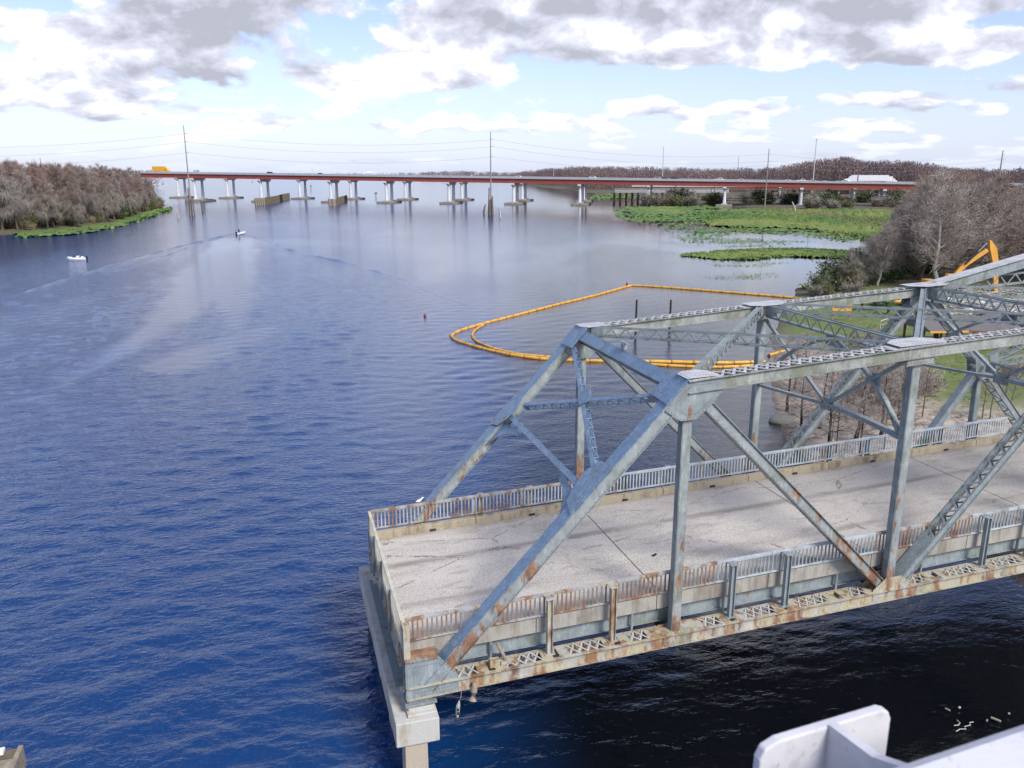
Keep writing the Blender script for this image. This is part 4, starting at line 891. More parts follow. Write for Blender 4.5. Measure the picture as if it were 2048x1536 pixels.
# trestle of the old road bridge and the ramp bridge behind the marsh
TR = tag(empty('old_trestle', G(1229, 402)), 'low concrete trestle end on dark piles by the marsh', 'trestle')
tl = 75
MB().box(0, tl, 0, 9, 6.4, 7.2).build('deck_slab', M['hwy_conc'], TR); MB().box(0, tl, -.05, .25, 7.2, 8.2).build('parapet', M['hwy_foot'], TR); MB().box(0, tl, .1, .5, 5.4, 6.4).build('edge_beam', M['hwy_conc'], TR)
for i in range(13):
    for t in (.6, 4.5, 8.4): MB().tube([(.5+i*4, t, -1), (.5+i*4, t, 4.9)], .45, 6).build('trestle_pile', M['timber'], TR)
    MB().box(i*4, i*4+1, .2, 8.8, 4.9, 5.4).build('pile_cap', M['hwy_foot'], TR)
RP = tag(empty('ramp_bridge', (125, 560, 0), -.10), 'low brown ramp bridge passing behind the marsh under the highway', 'bridge')
MB().box(-45, 190, 0, 11, 7.0, 8.8).build('girder', M['brown'], RP); MB().box(-45, 190, -.4, 11.4, 8.8, 10.2).build('barrier', M['hwy_conc'], RP)
for i in range(9):
    for t in (2, 9): MB().tube([(-40+i*26, t, 0), (-40+i*26, t, 7)], 1.0, 8).build('column', M['hwy_conc'], RP)

# ------------------------------------------------------------------ traffic
def wheel(par, x, y, r=.34, w=.22):
    o = MB().tube([(x, y-w/2, r), (x, y+w/2, r)], r, 12).build('wheel', M['black'], par); return o
def paint(name, col): return plain(name, col, .35, noise=.03)
PC = {'white': paint('white_car_paint', (.72, .73, .75)), 'dark': paint('dark_car_paint', (.03, .04, .06)), 'grey': paint('grey_car_paint', (.22, .23, .25)), 'red': paint('red_car_paint', (.30, .05, .04)), 'silver': paint('silver_car_paint', (.45, .47, .49)), 'orange': paint('amber_truck_paint', (.72, .36, .03))}
def car(kind, col):
    R = empty(kind); prof = {'car': [(-2.2, .35), (2.2, .35), (2.25, .75), (1.3, .92), (.6, 1.42), (-.9, 1.45), (-1.7, 1.0), (-2.25, .95)],
        'suv': [(-2.3, .4), (2.3, .4), (2.35, .95), (1.3, 1.1), (.7, 1.72), (-1.9, 1.75), (-2.3, 1.1)],
        'pickup': [(-2.8, .45), (2.7, .45), (2.75, 1.0), (1.6, 1.12), (1.0, 1.82), (-.4, 1.84), (-.65, 1.15), (-2.8, 1.12)],
        'van': [(-2.9, .4), (2.7, .4), (2.75, 1.0), (1.9, 1.25), (1.2, 2.2), (-2.9, 2.25)]}[kind]
    MB().prism(prof, -.88, .88, 'y').build('body', PC[col], R, bevel=.08)
    top = max(p[1] for p in prof); wx = {'car': (-1.3, .8), 'suv': (-1.9, .85), 'pickup': (-.4, 1.1), 'van': (.2, 1.5)}[kind]
    for y_ in (-.885, .885): MB().prism([(wx[0], top*.66), (wx[1]+.25, top*.66), (wx[1]-.25, top-.12), (wx[0]+.3, top-.12)], y_-.01, y_+.01, 'y').build('window', M['glass'], R)
    for x_ in (-1.45, 1.4):
        for y_ in (-.8, .8): wheel(R, x_, y_)
    return R
def put(R, label, cat, u, t, far=False, flip=False, grp='vehicles on the highway bridges'):
    s_ = s_at(u, far, t); R.location = hwp(s_, t, far); R.rotation_euler = (0, 0, hang+(math.pi if flip else 0)); return tag(R, label, cat, grp)
put(car('van', 'silver'), 'pale van just right of the leftmost tall pole', 'van', 396, 8)
put(car('suv', 'dark'), 'dark car alone on the left of the highway bridge', 'car', 541, 9)
put(car('car', 'dark'), 'dark car beside the thin mast over the channel', 'car', 641, 9)
put(car('car', 'silver'), 'pale car left of the middle pole', 'car', 940, 9)
put(car('car', 'white'), 'white car just right of the middle pole', 'car', 1038, 9)
put(car('suv', 'white'), 'white vehicle at the start of the brown ridge', 'car', 1187, 3)
put(car('suv', 'silver'), 'pale car directly left of the first lamp mast', 'car', 1317, 8)
put(car('car', 'dark'), 'dark blue car at the foot of the first lamp mast', 'car', 1331, 3)
put(car('suv', 'dark'), 'dark estate car just right of the first lamp mast', 'car', 1350, 3)
put(car('pickup', 'white'), 'white pickup truck in the open gap left of the utility pole', 'pickup truck', 1440, 3)
put(car('car', 'white'), 'low white car between the white pickup and the pole', 'car', 1484, 3)
put(car('car', 'white'), 'white car between the utility pole and the tall mast', 'car', 1578, 8)
put(car('pickup', 'white'), 'white pickup truck just left of the tall mast', 'pickup truck', 1605, 3)
put(car('car', 'silver'), 'silver car just right of the tall mast', 'car', 1628, 8)
put(car('car', 'red'), 'dull red car between silver and dark cars', 'car', 1642, 3)
put(car('suv', 'dark'), 'dark grey car ahead of the last white car', 'car', 1665, 3)
put(car('car', 'white'), 'white car directly in front of the long white lorry', 'car', 1693, 3)
TK = empty('box_truck')
MB().box(-7.2, 2.2, -1.25, 1.25, 1.1, 4.3).build('cargo_box', PC['orange'], TK, bevel=.05)
MB().prism([(2.4, .7), (5.0, .7), (5.05, 1.7), (3.9, 2.0), (3.4, 3.2), (2.4, 3.3)], -1.15, 1.15, 'y').build('cab', PC['orange'], TK, bevel=.06)
MB().prism([(3.75, 2.1), (2.8, 2.1), (2.8, 2.95), (3.45, 2.95)], -1.17, -1.155, 'y').build('window', M['glass'], TK)
for x_ in (-5.2, -4.0, 4.0):
    for y_ in (-1, 1): wheel(TK, x_, y_, .5, .3)
put(TK, 'amber yellow box truck above the left bank trees', 'truck', 326, 6)
def semi(): 
    R = empty('semi_truck'); MB().box(-9.5, 5.0, -1.28, 1.28, 1.15, 4.05).build('trailer', M['white'], R, bevel=.04)
    MB().prism([(5.6, .8), (11.6, .8), (11.7, 2.0), (9.9, 2.4), (9.2, 3.5), (7.6, 4.1), (5.6, 4.1)], -1.2, 1.2, 'y').build('cab', PC['white'], R, bevel=.1)
    MB().prism([(9.7, 2.45), (8.2, 2.45), (8.2, 3.3), (9.2, 3.3)], -1.22, -1.205, 'y').build('window', M['glass'], R)
    for x_ in (-8, -6.8, 6.5, 7.7, 10.6):
        for y_ in (-1.05, 1.05): wheel(R, x_, y_, .5, .3)
    return R
put(semi(), 'long white semi truck near the right end of the highway bridge', 'truck', 1738, 4, flip=True)
BT = empty('box_truck'); MB().box(-3.2, 2.4, -1.2, 1.2, 1.0, 3.5).build('cargo_box', M['white'], BT, bevel=.05); MB().prism([(2.5, .6), (4.6, .6), (4.65, 1.4), (3.9, 1.6), (3.3, 2.5), (2.5, 2.5)], -1.1, 1.1, 'y').build('cab', PC['white'], BT, bevel=.06)
for x_ in (-2.2, 3.6):
    for y_ in (-1, 1): wheel(BT, x_, y_, .45, .28)
put(BT, 'short white box truck right behind the long white lorry', 'truck', 1776, 8)

# ------------------------------------------------------------------ poles, masts and wires
def upole(u, v, Y, topv, label, r=.34, arms=(), piles=False):
    b = AT(u, v, Y); b.z = 0 if v > 405 else b.z; base = Vector((b.x, b.y, b.z)); ut = topv; h = CAMH-(topv-348)/FPX*base.y*1.0-base.z
    R = tag(empty('utility_pole', base), label, 'pole', 'tall utility poles across the river')
    MB().tube([(0,0,-1), (0,0,h*.5), (0,0,h)], [r, r*.8, r*.5], 8).build('pole_shaft', M['pole'], R)
    for av in arms:
        z_ = CAMH-(av-348)/FPX*base.y-base.z; MB().bar((0, 0, z_), (1.3, -.3, z_+.25), .16, .16).build('insulator_arm', M['galv'], R); 
    if piles:
        for i, (dx, dy, hh) in enumerate(((-.9, .3, 11.5), (.75, .5, 8.0), (-.4, -.8, 6.5), (.5, -.6, 7.0))): MB().tube([(dx*1.25, dy*1.25, -1), (dx*.8, dy*.8, hh)], [.28, .24], 8).build('brace_pile', M['timber'], R)
    return base
P1 = upole(384, 431, G(384, 431).y, 258, 'tall timber pole with braced foot, nearest the left bank', arms=(273, 288, 308), piles=True)
P2 = upole(982, 430, G(982, 430).y, 270, 'tall timber pole with braced foot in the middle of the river', arms=(284, 297, 316), piles=True)
P3 = upole(1529, 420, G(1529, 420).y, 301, 'tall timber pole standing in the marsh', arms=(311, 324, 331), piles=False)
P4 = upole(1996, 372, 430, 304, 'utility pole rising from the trees at the far right', r=.45, arms=(312, 320, 329))
P5 = upole(2035, 372, 620, 332, 'small far utility pole at the right edge', r=.4)
P0 = upole(86, 360, 420, 318, 'short pole poking out of the left bank trees', r=.3)
def wire(A, B, sag, label):
    pts = [A.lerp(B, i/24)-Vector((0,0,sag*4*(i/24)*(1-i/24))) for i in range(25)]
    o = MB().tube(pts, .034, 4).build('overhead_wire', M['wire']); tag(o, label, 'wire', 'overhead wires'); return o
def lv(P_, v): return Vector((P_.x+1.2, P_.y-.3, CAMH-(v-348)/FPX*P_.y))
for nm, a, b, c, d in (('upper', 273, 284, 311, 312), ('middle', 288, 297, 324, 320), ('lower', 308, 316, 331, 329)):
    wire(lv(P1, a), lv(P2, b), 3.4, f'{nm} wire between the two tall poles in the river'); wire(lv(P2, b), lv(P3, c), 3.6, f'{nm} wire from the middle pole to the marsh pole'); wire(lv(P3, c), lv(P4, d), 3.5, f'{nm} wire from the marsh pole to the far right')
    wire(Vector((-300, 395, {'upper': 30, 'middle': 26, 'lower': 22}[nm])), lv(P1, a), 3.0, f'{nm} wire running off over the left bank')
def mast(u, topv, botv, Y, label, r=.22, arm=1, ring=False):
    b = AT(u, botv, Y); t_ = AT(u, topv, Y); R = tag(empty('lamp_mast', b), label, 'lamp mast'); h = t_.z-b.z
    MB().tube([(0,0,0), (0,0,h)], [r, r*.6], 8).build('mast', M['galv'], R)
    if ring: MB().tube([(-1.2,0,h-.3), (1.2,0,h-.3)], .12, 6).tube([(0,-1.2,h-.3), (0,1.2,h-.3)], .12, 6).build('lamp_ring', M['galv'], R)
    elif arm: MB().bar((0,0,h-.8), (-2.2,0,h-1.6), .2, .15).build('lamp_arm', M['galv'], R)
mast(1325, 292, 353, 492, 'first lamp mast on the highway bridge', .28)
mast(1623, 278, 396, 590, 'tall mast with a ring of lamps behind the bridge', .45, ring=True)
mast(1476, 313, 340, 900, 'small lattice mast on the brown ridge', .5, ring=True); mast(1107, 338, 352, 500, 'short post on the highway bridge left of the ridge', .15, arm=0)
mast(625, 333, 351, 515, 'thin mast with a box on the highway bridge over the channel', .14, arm=0)
for i, (u, v, w, h, l) in enumerate(((505, 366, .3, 3.5, 'small channel marker seen under the left spans'), (622, 381, .35, 5.5, 'channel marker seen between the two fenders'), (752, 396, .3, 4.0, 'two legged channel platform seen under the bridge'))):
    b = G(u, v); R = tag(empty('channel_marker', b), l, 'marker'); MB().tube([(0,0,-1), (0,0,h)], w, 6).build('post', M['timber'], R); MB().box(-1.1, 1.1, -.1, .1, h-1.2, h).build('marker_board', M['hwy_foot'], R)
for i, (u, v, h, dx, m, l) in enumerate(((406, 424, 5.5, -.8, 'timber', 'leaning dark pile just right of the left pole'), (967, 428, 4.2, .9, 'timber', 'short dark pile just left of the middle pole'), (1001, 435, 4.2, -.6, 'bark_pale', 'pale bent snag just right of the middle pole'), (1592, 426, 5.0, -2.2, 'bark_pale', 'white snag leaning in the marsh'), (1512, 442, 2.6, 0, 'timber', 'dark stump at the marsh edge'))):
    b = G(u, v); R = tag(empty('snag' if 'pale' in m else 'old_pile', b), l, 'snag' if 'pale' in m else 'pile'); q = MB().tube([(0,0,-1), (dx*.4,0,h*.5), (dx,0,h)], [.5, .4, .25], 7); 
    if 'pale' in m: q.tube([(dx*.4,0,h*.5), (dx*.4+1.2, 0, h*.8)], [.2, .08], 5)
    q.build('stem', M[m], R)
b = G(357, 437); R = tag(empty('snag', b), 'bleached driftwood branches sticking out of the water by the left bank', 'snag'); rng = random.Random(4); q = MB()
for i in range(9): a = rng.uniform(-1.4, 1.4); q.tube([(0,0,-.5), (a*1.1, rng.uniform(-1,1), rng.uniform(1.2,2.6)), (a*2.2, rng.uniform(-1,1), rng.uniform(2,5))], [.16, .10, .04], 4)
q.build('branches', M['bark_pale'], R)

# ------------------------------------------------------------------ boats, boom, buoys, posts in the near water
b = G(154, 521); BT = tag(empty('motor_boat', b, math.radians(188)), 'small white open motor boat heading left', 'boat')
ring = lambda x_, w, z0, z1: [(x_, -w*.55, z0), (x_, -w, z1*.55), (x_, -w, z1), (x_, w, z1), (x_, w, z1*.55), (x_, w*.55, z0)]
MB().loft([ring(-2.3, .85, -.15, .72), ring(-1, .95, -.2, .74), ring(.6, .92, -.15, .82), ring(1.7, .55, .0, .95), ring(2.35, .06, .5, 1.05)]).build('hull', M['white'], BT, smooth=False, bevel=.03)
MB().box(-1.8, .7, -.62, .62, .741, .80).build('cockpit_floor', M['timber_pale'], BT); MB().prism([(.5, .8), (.9, .85), (.55, 1.35)], -.55, .55, 'y').build('windscreen', M['glass'], BT)
MB().box(-.6, -.1, -.4, -.05, .8, 1.25).box(-.6, -.1, .1, .45, .8, 1.25).box(-1.7, -1.2, -.55, .55, .8, 1.05).build('seats', M['white'], BT, bevel=.04); MB().box(-2.75, -2.3, -.2, .2, -.2, 1.15).build('outboard_motor', M['navy'], BT, bevel=.06)
def person(name, label, loc, rz, par_mat):
    """seated figure, one skinned body"""
    V = [(0,0,.0), (0,0,.25), (.02,0,.50), (.03,0,.62), (.04,0,.74), (.30,.10,.02), (.36,.12,-.40), (.30,-.10,.02), (.36,-.12,-.40), (0,.19,.48), (.14,.24,.24), (.34,.16,.22), (0,-.19,.48), (.14,-.24,.24), (.34,-.16,.22)]
    E_ = [(0,1), (1,2), (2,3), (3,4), (0,5), (5,6), (0,7), (7,8), (2,9), (9,10), (10,11), (2,12), (12,13), (13,14)]
    Rr = [.15, .15, .16, .06, .115, .09, .06, .09, .06, .065, .05, .04, .065, .05, .04]
    me = bpy.data.meshes.new(name); me.from_pydata(V, E_, []); me.materials.append(par_mat); o = link(bpy.data.objects.new(name, me)); o.location = loc; o.rotation_euler = (0,0,rz)
    md = o.modifiers.new('skin', 'SKIN'); me.skin_vertices.new() if not me.skin_vertices else None
    for v_, r in zip(me.skin_vertices[0].data, Rr): v_.radius = (r, r)
    me.skin_vertices[0].data[0].use_root = True; o.modifiers.new('sub', 'SUBSURF').levels = 1; tag(o, label, 'person'); return o
BT.scale = (.78,)*3
person('person', 'person in dark clothing seated in the white motor boat', b+Vector((.28, .0, .86)), math.radians(188), M['navy']).scale = (.85,)*3
b2 = G(482, 469); BT = tag(empty('skiff', b2, math.radians(75)), 'low pale skiff at the head of the long wake', 'boat')
MB().loft([ring(-2.1, .7, -.1, .5), ring(0, .75, -.15, .55), ring(1.6, .45, 0, .7), ring(2.2, .05, .4, .8)]).build('hull', M['white'], BT, bevel=.03); MB().box(-2.5, -2.1, -.2, .2, -.2, .95).build('outboard_motor', M['black'], BT, bevel=.05)
person('person', 'person in dark clothing steering the skiff far out on the river', b2+Vector((-.2, -1.3, .95)), math.radians(75), M['navy'])

def boom(label, pts, r=.165, seg=1.55):
    P_ = [G(*p) for p in pts]; Q = []
    for a, c in zip(P_[:-1], P_[1:]):
        n_ = max(1, int((c-a).length/.5)); Q += [a.lerp(c, i/n_) for i in range(n_)]
    Q.append(P_[-1])
    for _ in range(3): Q = [Q[0]]+[(Q[i-1]+Q[i]*2+Q[i+1])/4 for i in range(1, len(Q)-1)]+[Q[-1]]
    R = tag(empty('floating_boom', Q[0]), label, 'floating boom', 'orange floating booms'); acc = [Q[0]]; d = 0
    for a, c in zip(Q[:-1], Q[1:]):
        d += (c-a).length
        if d >= seg: acc.append(c); d = 0
    if 'fs' not in BARS:
        m_ = MB().loft([[(x_, rr*math.cos(t_), rr*math.sin(t_)) for t_ in [k_*math.pi/5 for k_ in range(10)]] for x_, rr in ((0, .6), (.03, .94), (.12, 1.02), (.5, 1.0), (.88, 1.02), (.97, .94), (1, .6))])
        o = m_.build('float_section', M['orange'], smooth=True); BARS['fs'] = o.data; bpy.data.objects.remove(o)
        m_ = MB().loft([[(x_, 1.14*math.cos(t_), 1.14*math.sin(t_)) for t_ in [k_*math.pi/5 for k_ in range(10)]] for x_ in (-.05, .05)]); o = m_.build('boom_strap', M['orange_dark']); BARS['bs'] = o.data; bpy.data.objects.remove(o)
    for a, c in zip(acc[:-1], acc[1:]):
        dvec = c-a; o = bpy.data.objects.new('float_section', BARS['fs']); C.objects.link(o); o.parent = R; o.location = a-Q[0]+Vector((0,0,.07)); o.scale = (dvec.length, r, r); o.rotation_euler = (0, 0, math.atan2(dvec.y, dvec.x))
        o2 = bpy.data.objects.new('boom_strap', BARS['bs']); C.objects.link(o2); o2.parent = R; o2.location = o.location; o2.scale = (1.0, r, r); o2.rotation_euler = o.rotation_euler
boom('outer loop of orange floating boom around the cove', [(1610, 599), (1560, 594), (1450, 585), (1350, 577), (1262, 571), (1250, 575), (1190, 592), (1110, 611), (1030, 632), (975, 646), (925, 660), (900, 671), (910, 682), (960, 697), (1020, 711), (1090, 720), (1180, 723), (1300, 724), (1420, 727), (1480, 727), (1530, 724)])
boom('inner orange boom folded against the outer loop', [(968, 650), (948, 662), (943, 673), (952, 684), (985, 698), (1030, 709), (1090, 715), (1140, 718)], r=.135)
boom('short orange boom lying nearer the span', [(1300, 730), (1360, 734), (1420, 736), (1470, 735), (1520, 731)], r=.135)
boom('short piece of orange boom drawn up on the shore', [(1538, 712), (1562, 704), (1590, 700)], r=.135)
for u, v, l in ((850, 633, 'small dark red buoy alone on the open water'), (1254, 569, 'small dark red buoy at the far corner of the orange boom')):
    b = G(u, v); R = tag(empty('buoy', b), l, 'buoy'); MB().loft([[(r*math.cos(a), r*math.sin(a), z_) for a in [k_*math.pi/5 for k_ in range(10)]] for z_, r in ((-.1, .18), (.1, .26), (.35, .22), (.5, .1), (.58, .03))]).build('buoy_float', M['red'], R, smooth=True); MB().tube([(0,0,-.14), (0,0,-.05)], .1, 8).build('buoy_base', M['black'], R); R.scale = (.7,)*3
for u, v, tv, l in ((1271, 668, 600, 'left of two thin black posts standing in the boomed cove'), (1339, 660, 600, 'right of two thin black posts standing in the boomed cove')):
    b = G(u, v); h = (AT(u, tv, b.y).z); R = tag(empty('mooring_post', b), l, 'post'); MB().tube([(0,0,-1), (0,0,h)], [.13, .11], 8).build('post_shaft', M['black'], R); MB().tube([(0,0,h), (0,0,h+.05)], [.13, .06], 8).build('post_cap', M['timber'], R)

# ------------------------------------------------------------------ trees
def skeleton(rn, h, spread, n1, up=.5, flare=1.0, droop=0.0, start=.3, lean=.04, n2=5, wav=.05, lk=1.0):
    """trunk, limbs and branches as tapered tubes; returns tube mesh builder and branch points for twigs"""
    q = MB(); tips = []; top = Vector((rn.uniform(-lean, lean)*h, rn.uniform(-lean, lean)*h, h)); r0 = h*.018*flare
    tp = [Vector((0,0,-.4)), Vector((0,0,h*.05))]+[Vector((top.x*f+rn.uniform(-1,1)*h*wav*.25, top.y*f+rn.uniform(-1,1)*h*wav*.25, h*f)) for f in (.2, .4, .6, .8, 1.0)]
    q.tube(tp, [r0*1.9, r0*1.15, r0*.85, r0*.7, r0*.5, r0*.3, r0*.08], 6)
    for i in range(n1):
        f = start+(1-start)*(i+rn.random())/n1; k_ = min(5, int(f*5)); a_ = tp[1+k_] if k_ < 5 else tp[-1]; b_ = tp[min(2+k_, 6)]; base = a_.lerp(b_, f*5-k_)
        an = i*2.4+rn.uniform(-.5, .5); L = spread*h*(1.15-f)**.7*rn.uniform(.6, 1.15); d = Vector((math.cos(an), math.sin(an), up*rn.uniform(.6, 1.3))).normalized()
        p1 = base+d*L*.5; p2 = base+d*L+Vector((0,0,L*(.12-droop))); rr = (r0*.42*(1.1-f)+.02)*lk
        q.tube([base, p1, p2], [rr, rr*.6, rr*.15], 4, cap=False); tips += [(p1, d, L*.4), (p2, d, L*.35), (base.lerp(p2, .75), d, L*.4)]
        for j in range(n2):
            g_ = rn.uniform(.3, 1); bb_ = base.lerp(p2, g_); a2 = an+rn.choice((-1, 1))*rn.uniform(.4, 1.3); d2 = Vector((math.cos(a2), math.sin(a2), rn.uniform(-.1, .9)-droop)).normalized(); l2 = L*rn.uniform(.25, .5)
            e_ = bb_+d2*l2; q.tube([bb_, e_], [rr*.4, rr*.1], 3, cap=False); tips += [(e_, d2, l2*.8), (bb_.lerp(e_, .5), d2, l2*.7)]
    tips.append((tp[-1], Vector((0,0,1)), h*.08)); return q, tips
def twigs(seed, tips, n, length, width, spread_, bias=(0,0,.1), fork=.6):
    """thin tapering twig blades round the branch points"""
    rn = np.random.RandomState(seed); P_ = np.array([tuple(t[0]) for t in tips]); D = np.array([tuple(t[1]) for t in tips]); Ls = np.array([t[2] for t in tips]); w_ = Ls/Ls.sum(); idx = rn.choice(len(P_), n, p=w_)
    d = D[idx]*.6+rn.normal(0, fork, (n, 3))+np.array(bias); d /= np.linalg.norm(d, axis=1)[:, None]; b = P_[idx]+rn.normal(0, 1, (n, 3))*Ls[idx][:, None]*spread_
    L = length*rn.uniform(.5, 1.4, n)[:, None]; s_ = np.cross(d, rn.normal(0, 1, (n, 3))); s_ /= np.linalg.norm(s_, axis=1)[:, None]; W_ = width*rn.uniform(.6, 1.3, n)[:, None]
    m_ = b+d*L*.5+rn.normal(0, .08, (n, 3))*L
    V = np.stack([b-s_*W_, b+s_*W_, m_+s_*W_*.6, b+d*L, m_-s_*W_*.6], 1).reshape(-1, 3); k_ = np.arange(n)[:, None]*5
    return V, np.concatenate([k_+np.array([[0,1,2]]), k_+np.array([[0,2,4]]), k_+np.array([[4,2,3]])], 0)
def leaves(seed, tips, n, size, spread_, flat=.6):
    rn = np.random.RandomState(seed); P_ = np.array([tuple(t[0]) for t in tips]); Ls = np.array([t[2] for t in tips]); idx = rn.choice(len(P_), n, p=Ls/Ls.sum())
    b = P_[idx]+rn.normal(0, 1, (n, 3))*Ls[idx][:, None]*spread_; a = rn.normal(0, 1, (n, 3)); a[:, 2] *= flat; a /= np.linalg.norm(a, axis=1)[:, None]; c = np.cross(a, rn.normal(0, 1, (n, 3))); c /= np.linalg.norm(c, axis=1)[:, None]
    sz = size*rn.uniform(.5, 1.4, n)[:, None]; V = np.stack([b-a*sz, b+c*sz*.55, b+a*sz, b-c*sz*.55], 1).reshape(-1, 3); k_ = np.arange(n)[:, None]*4
    return V, np.concatenate([k_+np.array([[0,1,2]]), k_+np.array([[0,2,3]])], 0)
def tree(name, seed, h, spread, n1, tw, tm, trunk, moss=None, leaf=None, **kw):
    rn = random.Random(seed); q, tips = skeleton(rn, h, spread, n1, **kw); R = empty(name)
    q.build('trunk', M[trunk], R)
    V, F = twigs(seed, tips, *tw); Vs, Fs, mi = [V], [F], [np.zeros(len(F))]
    mats = [M[tm]]
    if moss:
        r2 = np.random.RandomState(seed+1); low = [t for t in tips if t[0].z < h*moss[3]]; V2, F2 = twigs(seed+1, low, moss[0], moss[1], moss[2], .45, (0, 0, -2.2), .35); Vs.append(V2); Fs.append(F2+len(V)); mi.append(np.ones(len(F2))); mats.append(M['moss'])
    if leaf:
        n0 = sum(len(v) for v in Vs); V2, F2 = leaves(seed+2, tips, leaf[0], leaf[1], leaf[2]); Vs.append(V2); Fs.append(F2+n0); mi.append(np.full(len(F2), len(mats))); mats.append(M[leaf[3]])
    o = np_obj('crown', np.concatenate(Vs), np.concatenate(Fs), mats, R, np.concatenate(mi)); R['h'] = h; return R
ORD = ['leftmost', 'second', 'third', 'fourth', 'fifth', 'sixth', 'seventh', 'eighth', 'ninth', 'tenth', 'eleventh', 'twelfth', 'thirteenth', 'last', 'fifteenth']
seen_ = {}
def PLACE(u, us, v):
    i = us.index(u)+seen_.get((u, us), 0); seen_[(u, us)] = seen_.get((u, us), 0)+1
    return ORD[i]+(' one' if i == 0 else ' from the left')
used = set()
def plant(proto, loc, rz, sc, label, cat, group):
    if proto.name in used: o = dup(proto)
    else: o = proto; used.add(proto.name)
    o.location = loc; o.rotation_euler = (0, 0, rz); o.scale = (sc if hasattr(sc, '__len__') else (sc, sc, sc)); tag(o, label, cat, group); return o
def ground(x, y, poly): return float(zland(np.array([x]), np.array([y]), poly)[0][0])
rng = random.Random(77)
# left bank: bald cypress hung with grey moss
LP_ = [tree('moss_hung_cypress', 100+i, 19.0, .25, 26, (7000, 1.15, .030, .42), tm, 'bark', moss=(2900, 1.9, .045, mh), start=.18, up=.55, n2=5) for i, (tm, mh) in enumerate((('twig_brown', .62), ('twig_brown', .75), ('twig_grey', .85), ('twig_red', .5), ('twig_brown', .6)))]
cnt = 0; tries = 0; pl = []
while cnt < 250 and tries < 30000:
    tries += 1; u = rng.uniform(-90, 330); Y = rng.uniform(235, 470); p = AT(u, 400, Y); x_, y_ = p.x, p.y
    d = float(sdist(np.array([x_]), np.array([y_]), SHORE_L)[0])
    if d < 2.5 or d > 75 or any((x_-a)**2+(y_-b)**2 < (3.4+d*.03)**2 for a, b in pl): continue
    pl.append((x_, y_)); cnt += 1; f = min(1, (y_-240)/200); hh = (19.9-2.3*f)*rng.uniform(.88, 1.02)*(.78 if d < 7 else 1)
    pr_ = LP_[rng.choice((0, 1, 3, 4, 1, 0)) if d > 12 else rng.choice((2, 2, 1, 4))]
    plant(pr_, (x_, y_, ground(x_, y_, SHORE_L)-.2), rng.uniform(0, 6.28), (hh/19,)*3, 'leafless cypress hung with grey moss, one of the wood on the left bank', 'tree', 'trees of the left bank wood')
# shrubs and reeds at its foot
def shrub(name, seed, h, lm, n, size, tm='twig_grey', tw=900, sp=.55):
    rn = random.Random(seed); q = MB(); tips = []
    for i in range(9):
        a = rn.uniform(0, 6.28); L = h*rn.uniform(.45, 1); d = Vector((math.cos(a)*sp*rn.uniform(.3, 1.3), math.sin(a)*sp*rn.uniform(.3, 1.3), 1)).normalized(); p = d*L; q.tube([(0,0,-.2), p*.5, p], [.06*h/2, .04*h/2, .01], 4, cap=False)
        for f in (.35, .55, .75, 1): tips.append((p*f, d, h*.2))
    R = empty(name); q.build('stem', M['bark'], R); V, F = leaves(seed, tips, n, size, .85); V2, F2 = twigs(seed+3, tips, tw, h*.28, .018*h/2, .6)
    V[:, 2] = np.maximum(V[:, 2], .02)
    np_obj('foliage', np.concatenate([V, V2]), np.concatenate([F, F2+len(V)]), [M[lm], M[tm]], R, np.concatenate([np.zeros(len(F)), np.ones(len(F2))])); return R
SH = {'olive': shrub('bank_shrub', 1, 4, 'leaf_olive', 2200, .22), 'dark': shrub('bank_shrub', 2, 4.5, 'leaf_dark', 3000, .24), 'grey': shrub('bank_shrub', 3, 4.5, 'leaf_grey', 1500, .2, tw=2200), 'reed': shrub('reed_clump', 4, 3, 'reed', 1500, .2, 'twig_grey', 900)}
pts = gp([(-40, 468), (0, 466), (60, 464), (140, 456), (215, 446), (262, 434), (300, 422), (325, 413)])
for i in range(56):
    k_ = rng.uniform(0, len(pts)-1.001); a, b = pts[int(k_)], pts[int(k_)+1]; f = k_-int(k_); x_, y_ = a[0]+(b[0]-a[0])*f-rng.uniform(0, 6), a[1]+(b[1]-a[1])*f+rng.uniform(-1, 5)
    kd = rng.choice(('olive', 'olive', 'reed', 'dark' if k_ > 4 else 'olive', 'reed')); plant(SH[kd], (x_, y_, ground(x_, y_, SHORE_L)), rng.uniform(0, 6.28), rng.uniform(.6, 1.25), 'olive green or straw coloured bush, one of those along the foot of the left wood', 'bush', 'bushes along the left bank')
